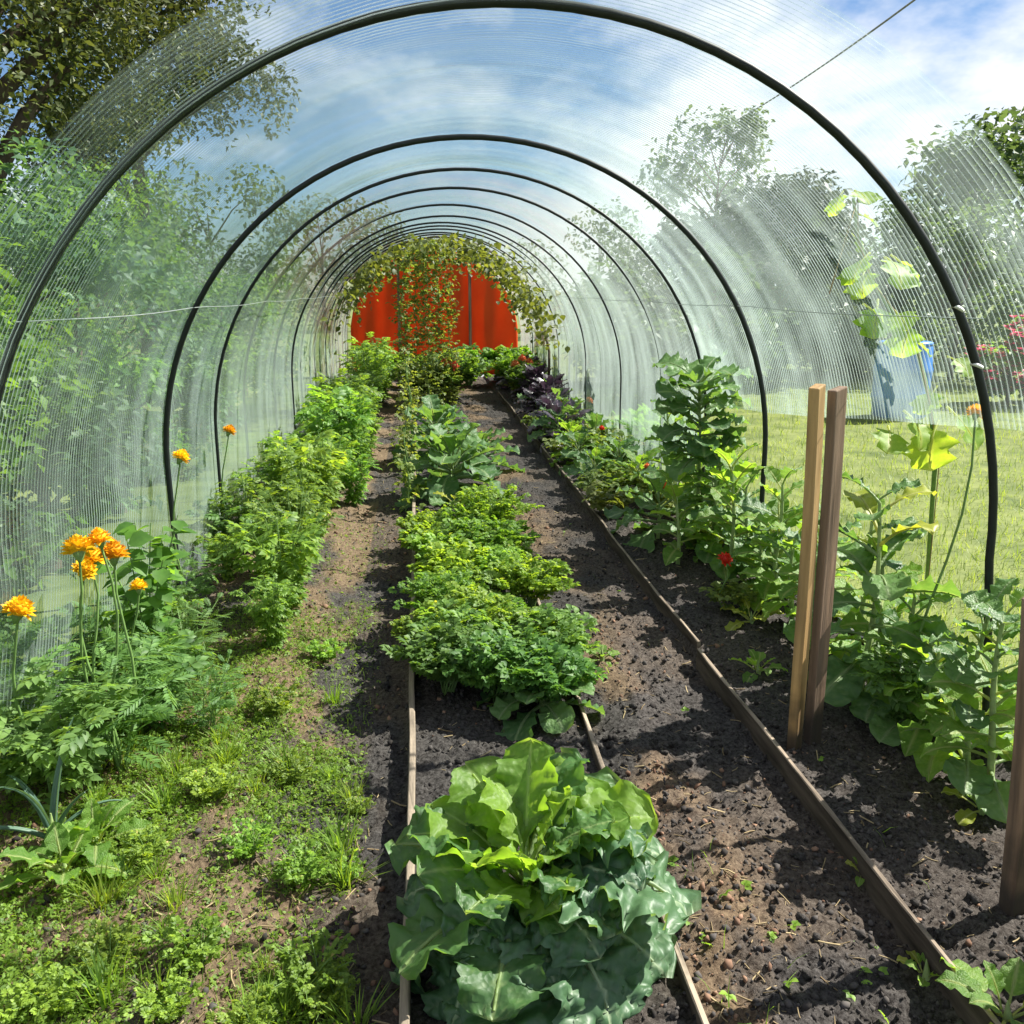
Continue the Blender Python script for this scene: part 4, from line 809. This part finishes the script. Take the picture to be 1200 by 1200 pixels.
for i, (px, py, R_, ms, lab) in enumerate(((880, 725, .17, [YL, CH[0]], 'yellowing lettuce beside the scarlet zinnia'), (888, 785, .13, CH, 'small green lettuce just off the board by the stakes'), (705, 765, .09, CH, 'tiny lettuce seedling on the open soil path'), (830, 650, .16, [YL, CH[1]], 'yellow green lettuce behind the scarlet zinnia'), (1150, 945, .12, [YL, CH[0]], 'pale yellow green radish seedling near the lone post'))):
    q = gp(px, py); rosette('lettuce', lab, 'lettuce', (q[0], q[1], sz(*q[:2])), ms, 9, R_, .03, .3, 1.2, .6, seed=240 + i)

# kale and chard jungle between the stakes, the first hoop and the lawn
stalked('kale', 'tall kale with one big dark leaf inside the first hoop', 'kale', 1.62, 2.95, .78, KL, 17, .34, 251, e0=-.2, e1=.95, t0=.2, extra=(12, 13, 15))
stalked('kale', 'kale with yellow lower leaves leaning to the lawn by the first hoop', 'kale', 1.72, 3.25, .72, KL + CH[:1], 16, .30, 252, lean=(.03, -.05), e0=-.3, e1=.8, t0=.15, extra=(10, 14))
for i, (px, py, h, n_, s_, ms, lab) in enumerate(((1030, 720, .42, 13, .26, KL + CH, 'leafy brassica just behind the darker stake'), (1075, 740, .42, 14, .26, CH + KL[:1], 'bright brassica between the tall kale and the soil'), (1150, 830, .46, 14, .25, CH + KL, 'mixed green brassica beyond the lone post'), (1095, 850, .20, 11, .22, KL, 'low brassica with a big dark leaf on bare compost'), (1175, 880, .24, 11, .22, CH + KL, 'low brassica between hoop foot and lone post'), (1045, 670, .5, 13, .26, KL, 'brassica deep behind the darker stake'), (1000, 690, .32, 11, .24, KL, 'brassica close behind the darker stake'), (1160, 740, .5, 14, .26, CH + KL, 'brassica outside the tall kale toward the lawn'), (1130, 860, .34, 15, .24, KL + CH, 'brassica on the soil edge of the leafy clump'), (1060, 700, .62, 18, .26, CH + KL[:1], 'tall bright brassica at the heart of the leafy clump'), (1180, 800, .55, 16, .25, CH, 'bright brassica leaning over the hoop foot'), (985, 640, .4, 14, .25, KL + CH, 'brassica seen between the stakes and the chard'), (1150, 945, .62, 24, .22, CH + KL, 'tall brassica hiding the foot of the first hoop'), (1128, 925, .58, 24, .22, CH + KL, 'tallest brassica beside the foot of the first hoop'), (1020, 640, .62, 18, .26, CH + KL, 'tall brassica behind the pair of stakes'), (930, 620, .66, 20, .26, CH, 'bright tall brassica at the foot of the second hoop'), (905, 590, .7, 20, .26, CH + KL, 'tall brassica behind the foot of the second hoop'))):
    q = gp(px, py); stalked('brassica', lab, 'brassica', min(q[0], 1.70), q[1], h, ms, n_, s_, 260 + i, e0=-.1, e1=1.0, t0=.2)
for i, (px, py, s_, lab) in enumerate(((1180, 1185, .16, 'lettuce at the near end of the thin board'), (1088, 1115, .07, 'tiny sprout growing against the thin board'), (1012, 1005, .05, 'tiniest sprout growing on top of the thin board'), (1020, 770, .14, 'small lettuce on the compost behind the stakes'))):
    q = gp(px, py); rosette('lettuce', lab, 'lettuce', (q[0], q[1], sz(*q[:2])), CH + [YL], 9, s_, .02, .4, 1.3, .6, seed=280 + i)
flower_plant('marigold', 'marigold with one orange bloom beside the first hoop over the lawn', 'marigold', 1.66, 2.75, [atY(1143, 490, 2.72)], MLF[2], .8, HEAD_O, .036)
for i, (x, y, lab) in enumerate(((1.62, 1.25, 'brassica standing beside the near end of the thin board'), (1.72, 1.55, 'brassica between the lone post and the lawn'), (1.55, .8, 'brassica nearest the tunnel mouth'))):
    stalked('brassica', lab, 'brassica', x, y, .55, KL + CH, 16, .27, 290 + i, e0=-.1, e1=1.0, t0=.2)
# climbing squash up the film
VY = 3.2; pth = [gp(1085, 700)] + [atY(px, py, VY) for px, py in ((1096, 540), (1090, 470), (1075, 410), (1048, 370), (1022, 330), (1006, 280), (1000, 232))]
pth[0][2] = -.02
sq = thing('squash_vine', 'pale climbing squash vine with lobed leaves reaching up under the film', 'squash', pth[0])
mb = MB(); mb.tube([p - pth[0] for p in pth], np.linspace(.0095, .006, len(pth)), 6); ob('stem', mb.mesh('stem', M['stem']), sq)
top_ = np.array([pth[-1][0] - .05, VY + .02, LEG + math.sqrt((RA * .97) ** 2 - (pth[-1][0] - .05 - XC) ** 2) - .01])
mb = MB(); mb.tube([p - pth[0] + np.array([.012 * math.sin(k * 2), -.01, 0]) for k, p in enumerate(pth)] + [top_ - pth[0]], .0025, 5); ob('string', mb.mesh('string', M['straw']), sq)
for i, (px, py, s_, a, e) in enumerate(((1003, 240, .10, 60, 40), (990, 238, .085, 250, 20), (1008, 262, .07, 100, 20), (1000, 283, .06, 200, 10), (1020, 318, .13, 250, 30), (1038, 325, .14, 90, 20), (1045, 318, .12, 150, 40), (1015, 335, .11, 200, 0), (1030, 372, .13, 260, 25), (1012, 375, .12, 240, 5), (1050, 380, .10, 100, 10), (1072, 395, .12, 120, 20), (1068, 410, .08, 240, 30), (1112, 432, .09, 60, 20), (1100, 470, .11, 70, 35), (1060, 505, .15, 250, 15), (1110, 500, .15, 90, 45), (1100, 520, .17, 180, 20), (1042, 520, .13, 265, 10))):
    p = atY(px, py, VY + .03 * math.sin(i)); aa = 180 + 55 * math.sin(i * 1.9); ob('leaf', SQ[i % 2], sq, m4(rotz(A(aa)) @ rotx(rad(-12 - 30 * (i * .618 % 1))) @ roty(.4 * math.sin(i * 2)), p - pth[0] + np.array([0, .02, s_ * .5]), s_ * 1.35))

# ------------------------------------------------------------------ climbing beans and the vine at the far end
def climber(name, label, cat, x, y, h, n, rr, size, tmpl, mat, seed, group, top=None):
    r = np.random.default_rng(seed); z = sz(x, y); o = thing(name, label, cat, (x, y, z), 0, group)
    zz_ = np.linspace(0, h, 14); tx = top[0] if top else 0; pts = np.stack([.02 * np.sin(zz_ * 9 + seed) + tx * (zz_ / h) ** 1.5, .02 * np.cos(zz_ * 9 + seed), zz_], -1)
    mb = MB(); mb.tube(pts, .005, 5); ob('stem', mb.mesh('stem', M['stem']), o)
    t = r.random(n) ** .85; P = np.stack([np.interp(t * h, zz_, pts[:, 0]) + r.normal(0, rr, n), r.normal(0, rr, n), t * h], -1)
    mf = MB(); scatter(mf, tmpl, P, orients(r.uniform(0, 6.28, n), r.uniform(-.8, .4, n), r.normal(0, .4, n), size * r.uniform(.6, 1.2, n)))
    f = ob('foliage', mf.mesh('foliage', mat), o); f['kind'] = 'stuff'
    return o
for i, (px, Y, h) in enumerate(((475, 11.6, 2.0), (489, 11.9, 2.08), (502, 11.4, 2.1), (515, 11.9, 2.12), (528, 12.1, 2.1))):
    q = atY(px, 440, Y); climber('climbing_bean', 'climbing bean twined up a string to the crown of the tunnel', 'bean', q[0], Y, h, 460, .055, .085, T_TRI, M['bean'], 300 + i, 'climbing beans on strings')
for i, (y, h) in enumerate(((6.3, .42), (7.0, .5), (7.7, .6), (8.4, .7), (9.1, .9), (9.8, 1.0))):
    climber('climbing_bean', 'short yellowish bean plant along the board of the middle bed', 'bean', -.12, y, h, 60, .05, .075, T_TRI, M['bean'], 320 + i, 'short beans along the board')
# vine trained over the hoops
r = np.random.default_rng(44)
gv = thing('grape_vine', 'leafy vine trained over the hoops at the far end', 'vine', (XC + 1.42, 12.0, 0))
sp = [(XC + RA - .06, 12.0, 0)] + [(XC - (RA - .06) * math.cos(a), 12.0 + .5 * math.sin(a * 3), LEG + (RA - .06) * math.sin(a)) for a in np.linspace(math.pi, .45, 16)]
sp = np.array(sp) - np.array((XC + 1.42, 12.0, 0)); mb = MB(); mb.tube(sp, np.linspace(.02, .006, len(sp)), 6); ob('stem', mb.mesh('stem', M['bark']), gv)
n_ = 2700; a = r.choice([r.normal(1.9, .35, n_), r.normal(.95, .25, n_), r.normal(1.4, .3, n_), r.normal(2.5, .25, n_)], axis=0) if False else np.concatenate([r.normal(2.15, .34, 1000), r.normal(.85, .26, 800), r.normal(1.5, .3, 500), r.normal(2.7, .22, 400)])
rr = RA - .05 - np.abs(r.normal(0, .13, n_)); yy = 12.2 + r.normal(0, .9, n_)
P = np.stack([XC - rr * np.cos(a), yy, LEG + rr * np.sin(a)], -1) - np.array((XC + 1.42, 12.0, 0))
mf = MB(); scatter(mf, T_BROAD, P, orients(r.uniform(0, 6.28, n_), r.uniform(-1.2, .2, n_), r.normal(0, .5, n_), r.uniform(.045, .095, n_)))
f = ob('foliage', mf.mesh('foliage', M['vine']), gv); f['kind'] = 'stuff'
# mixed greens before the red sheeting
for i, (x, y, s_) in enumerate(((.1, 12.3, 1.3), (.45, 12.8, 1.3), (.0, 13.6, 1.4), (.5, 14.4, 1.5), (1.4, 13.4, 1.4), (1.5, 14.6, 1.5), (1.55, 12.6, 1.0), (.8, 14.9, 1.3), (-.3, 14.8, 1.4))):
    place_bush('parsley', 'leafy herb growing before the red sheeting', 'herb', (CEL + PAR)[i % 6], x, y, s_ * 1.5, 'herbs before the red sheeting')
for i, (x, y) in enumerate(((.35, 12.2), (1.45, 12.9))):
    flower_plant('zinnia', ('zinnia with orange blooms at the foot of the bean strings', 'zinnia with orange blooms in front of the last hoops')[i], 'zinnia', x, y, [(x + .1, y, .45), (x - .08, y + .1, .40), (x, y - .1, .5)], STR[1], 1.0, HEAD_C, .09)

# ------------------------------------------------------------------ outside: lawn grass, shrubs, trees, shed, barrel
r = np.random.default_rng(77); n_ = 42000
y = 2.2 * np.exp(r.random(n_) * math.log(14 / 2.2)); x = 1.9 + r.random(n_) ** 1.1 * (1.2 + y * .75)
mb = MB(); scatter(mb, T_BLADE, np.stack([x, y, np.full(n_, .01)], -1), orients(r.uniform(0, 6.28, n_), r.uniform(.5, 1.4, n_), r.normal(0, .3, n_), r.uniform(.03, .065, n_) * (1 + y * .06)) * np.array([1.6, 1, 1]))
tag(ob('grass', mb.mesh('grass', M['grass'])), 'short sunlit lawn grass', 'grass', kind='stuff')

def tree(name, label, cat, x, y, h, cr, cz, mat, n, size, seed, trunk_r=.12, group=None, lobes=9, flat=.8, blossoms=None, gap=.36):
    r = np.random.default_rng(seed); o = thing(name, label, cat, (x, y, 0), 0, group)
    mb = MB(); tp = np.array([(.06 * math.sin(3 * t + seed) * h * .3, .05 * math.cos(2 * t + seed) * h * .3, (h * .92) * t - .1 * (t == 0)) for t in np.linspace(0, 1, 9)])
    mb.tube(tp, np.linspace(trunk_r, trunk_r * .15, 9), 9); C = []
    for i in range(lobes):
        a = i * 2.4 + r.uniform(-.5, .5); t = r.uniform(-.75, .95); q = math.sqrt(max(.05, 1 - t * t)) * r.uniform(.45, .85)
        c = np.array([cr * q * math.cos(a), cr * q * math.sin(a), cz + t * cr * flat]); C.append((c, cr * r.uniform(.32, .55)))
        zt = max(.2, min(h * .85, c[2] - cr * .5)); j = zt / (h * .92) * 8; j0 = min(7, int(j)); s_ = tp[j0] + (tp[j0 + 1] - tp[j0]) * (j - j0)
        mb.tube([s_, (s_ + c) / 2 + (0, 0, .06 * cr), c], [trunk_r * .38, trunk_r * .22, trunk_r * .07], 6)
    ob('trunk', mb.mesh('trunk', M['bark']), o)
    P = []; 
    for c, q in C:
        k = int(n * q ** 2 / sum(b_ ** 2 for _, b_ in C)); d = r.normal(0, 1, (k, 3)); d /= np.linalg.norm(d, axis=1)[:, None]
        P.append(c + d * (q * r.random(k) ** .45)[:, None] * (1, 1, flat))
    P = np.vstack(P); k = fbm(P[:, 0] * 2.2 / cr * 1.6 + seed, P[:, 2] * 2.2 / cr * 1.6 + P[:, 1], seed, 3) > gap; P = P[k]; k = len(P)
    mf = MB(); scatter(mf, T_LITE, P, orients(r.uniform(0, 6.28, k), r.uniform(-1.1, .5, k), r.normal(0, .6, k), size * r.uniform(.6, 1.25, k)))
    f = ob('crown', mf.mesh('crown', mat), o)
    if blossoms:
        bm_, nb, bs = blossoms; ii = r.permutation(len(P))[:nb]; mf = MB()
        scatter(mf, T_PETAL, np.repeat(P[ii], 5, 0), orients(np.tile(np.arange(5) * 1.257, nb), np.full(nb * 5, .4), np.zeros(nb * 5), np.full(nb * 5, bs)))
        f = ob('blossom', mf.mesh('blossom', bm_), o); f['kind'] = 'stuff'
    return o
tree('oak_tree', 'tall dark olive tree rising above the film beside the hedge shrubs', 'tree', -3.7, 8.4, 6.8, 2.6, 4.9, M['oak'], 88000, .07, 401, .22, lobes=22, gap=.43)
tree('oak_tree', 'second olive tree with bare lower trunk behind the hedge shrubs', 'tree', -3.6, 12.5, 5.4, 1.7, 4.3, M['oak'], 22000, .09, 402, .15, lobes=9)
for i, (x, y, h, cr, mt, n_) in enumerate(((-2.4, 2.9, 1.7, .85, 'shrub', 9000), (-2.7, 4.4, 2.2, 1.05, 'shrub', 11000), (-2.9, 6.2, 2.6, 1.2, 'shrub_blue', 11000), (-3.0, 8.4, 2.4, 1.2, 'shrub', 9000), (-3.6, 10.8, 2.2, 1.2, 'shrub_blue', 8000), (-4.4, 4.6, 3.0, 1.5, 'shrub', 11000), (-4.0, 14.0, 2.6, 1.5, 'shrub_blue', 8000), (-1.95, 3.6, .9, .5, 'shrub', 4500), (-2.0, 4.9, 1.0, .55, 'shrub_blue', 4500), (-2.05, 6.2, 1.0, .55, 'shrub', 4500), (-2.1, 7.6, 1.0, .55, 'shrub_blue', 4500), (-1.9, 2.5, .8, .45, 'shrub', 4000), (-2.2, 9.2, 1.1, .6, 'shrub', 4000), (-2.3, 11.0, 1.4, .75, 'shrub_blue', 4500), (-2.5, 13.2, 1.6, .9, 'shrub', 4500))):
    tree('shrub', ('small light green shrub by the mouth of the tunnel', 'light green shrub second from the mouth of the tunnel', 'bluish shrub level with the second and third hoops', 'green shrub beneath the tall olive tree', 'bluish shrub beneath the second olive tree', 'big green shrub behind the two nearest the tunnel mouth', 'bluish shrub farthest along the closed film side', 'low green bush touching the film between the first two hoops', 'low bluish bush touching the film behind the second hoop', 'low green bush touching the film behind the third hoop', 'low bluish bush touching the film behind the fourth hoop', 'low green bush touching the film at the first hoop', 'low green bush touching the film behind the fifth hoop', 'bluish bush beside the far half of the tunnel', 'green bush beside the red sheeting')[i], 'shrub', x, y, h, cr, h * .5, M[mt], int(n_ * 1.35), .075, 410 + i, .05, 'hedge shrubs on the closed film side', 9, .95)
for i, (px, py, Y, cr, lab) in enumerate(((1150, 285, 17, 2.2, 'round tree beyond the lawn and the pink shrub'), (1260, 260, 19, 2.8, 'bigger round tree beyond the lawn'), (840, 205, 30, 2.3, 'slender distant tree showing above the dark yews'), (700, 330, 34, 3.0, 'distant tree past the far end of the tunnel'), (985, 330, 32, 2.6, 'distant tree behind the dark yews'), (250, 300, 30, 3.2, 'distant tree beyond the hedge shrubs'), (1080, 320, 26, 2.2, 'tree between the dark yews and the round trees'), (380, 320, 34, 3.0, 'distant tree behind the tunnel end'))):
    c = atY(px, py, Y); tree('garden_tree', lab, 'tree', c[0], Y, c[2] + cr * .5, cr, c[2], M['tree_far'], 6500, .22, 430 + i, .09, 'trees beyond the garden', 10, gap=(.5 if i == 2 else .38))
for i, (x, y, h, cr, lab) in enumerate(((4.0, 12.2, 1.9, .95, 'dark bush standing before the dark yews'), (8.8, 14.2, 2.6, 1.2, 'dark bush between the dark yews and the pink shrubs'), (3.0, 13.8, 1.6, .9, 'dark bush on the tunnel side of the dark yews'), (2.7, 9.8, 1.2, .7, 'low dark bush just outside the film beyond the tall kale'), (2.9, 11.6, 1.5, .85, 'dark bush just outside the film near the far hoops'))):
    tree('shrub', lab, 'shrub', x, y, h, cr, h * .52, M['tree_far'], 4800, .13, 470 + i, .05, 'dark bushes around the yews', 9, .95)
for i, (x, y, h, cr, lab) in enumerate(((5.75, 14.2, 2.9, 1.35, 'dense dark yew beyond the lawn behind the blue barrel'), (4.75, 14.6, 2.2, 1.2, 'lower dark yew on the tunnel side of the dense one'), (6.9, 15.0, 2.3, 1.25, 'lower dark yew on the far side of the dense one'))):
    tree('yew_tree', lab, 'tree', x, y, h, cr, h * .5, M['yew'], 11000, .14, 480 + i, .07, 'dark yews beyond the lawn', 14, 1.0, gap=.2)
q = gp(1052, 490); br = thing('barrel', 'blue plastic rain barrel standing on the lawn before the dark yews', 'barrel', (q[0], q[1], .01))
mb = MB(); mb.lathe([(0, 0), (.28, 0), (.30, .03), (.31, .2), (.325, .24), (.325, .27), (.315, .31), (.32, .5), (.33, .54), (.33, .58), (.315, .62), (.305, .82), (.29, .86), (.26, .88)], 28); ob('body', mb.mesh('body', M['barrel']), br)
mb = MB(); mb.lathe([(0, .90), (.27, .895), (.30, .885), (.305, .86), (.29, .85)], 28); ob('lid', mb.mesh('lid', M['barrel']), br)
q = gp(1180, 478); tree('flowering_shrub', 'pink flowering shrub on the lawn beyond the first hoop', 'shrub', q[0], q[1], .95, .50, .55, M['shrub'], 3200, .085, 450, .03, None, 8, .8, (M['pink'], 420, .07))
q2 = gp(1240, 480); tree('flowering_shrub', 'larger pink flowering shrub beside the smaller one', 'shrub', q2[0], q2[1] + .6, 1.1, .60, .62, M['shrub'], 3200, .085, 451, .03, None, 8, .8, (M['pink'], 420, .07))
# overhead cable
pa = atY(1180, -82, 11); pb = atY(800, 172, 29.5)
mb = MB(); tt = np.linspace(0, 1, 24)
mb.tube([pa * (1 - t) + pb * t - np.array([0, 0, .25 * 4 * t * (1 - t)]) for t in tt], .016, 5)
tag(ob('overhead_cable', mb.mesh('overhead_cable', M['cable'])), 'thin grey overhead cable running to the distant tree above the yews', 'cable')
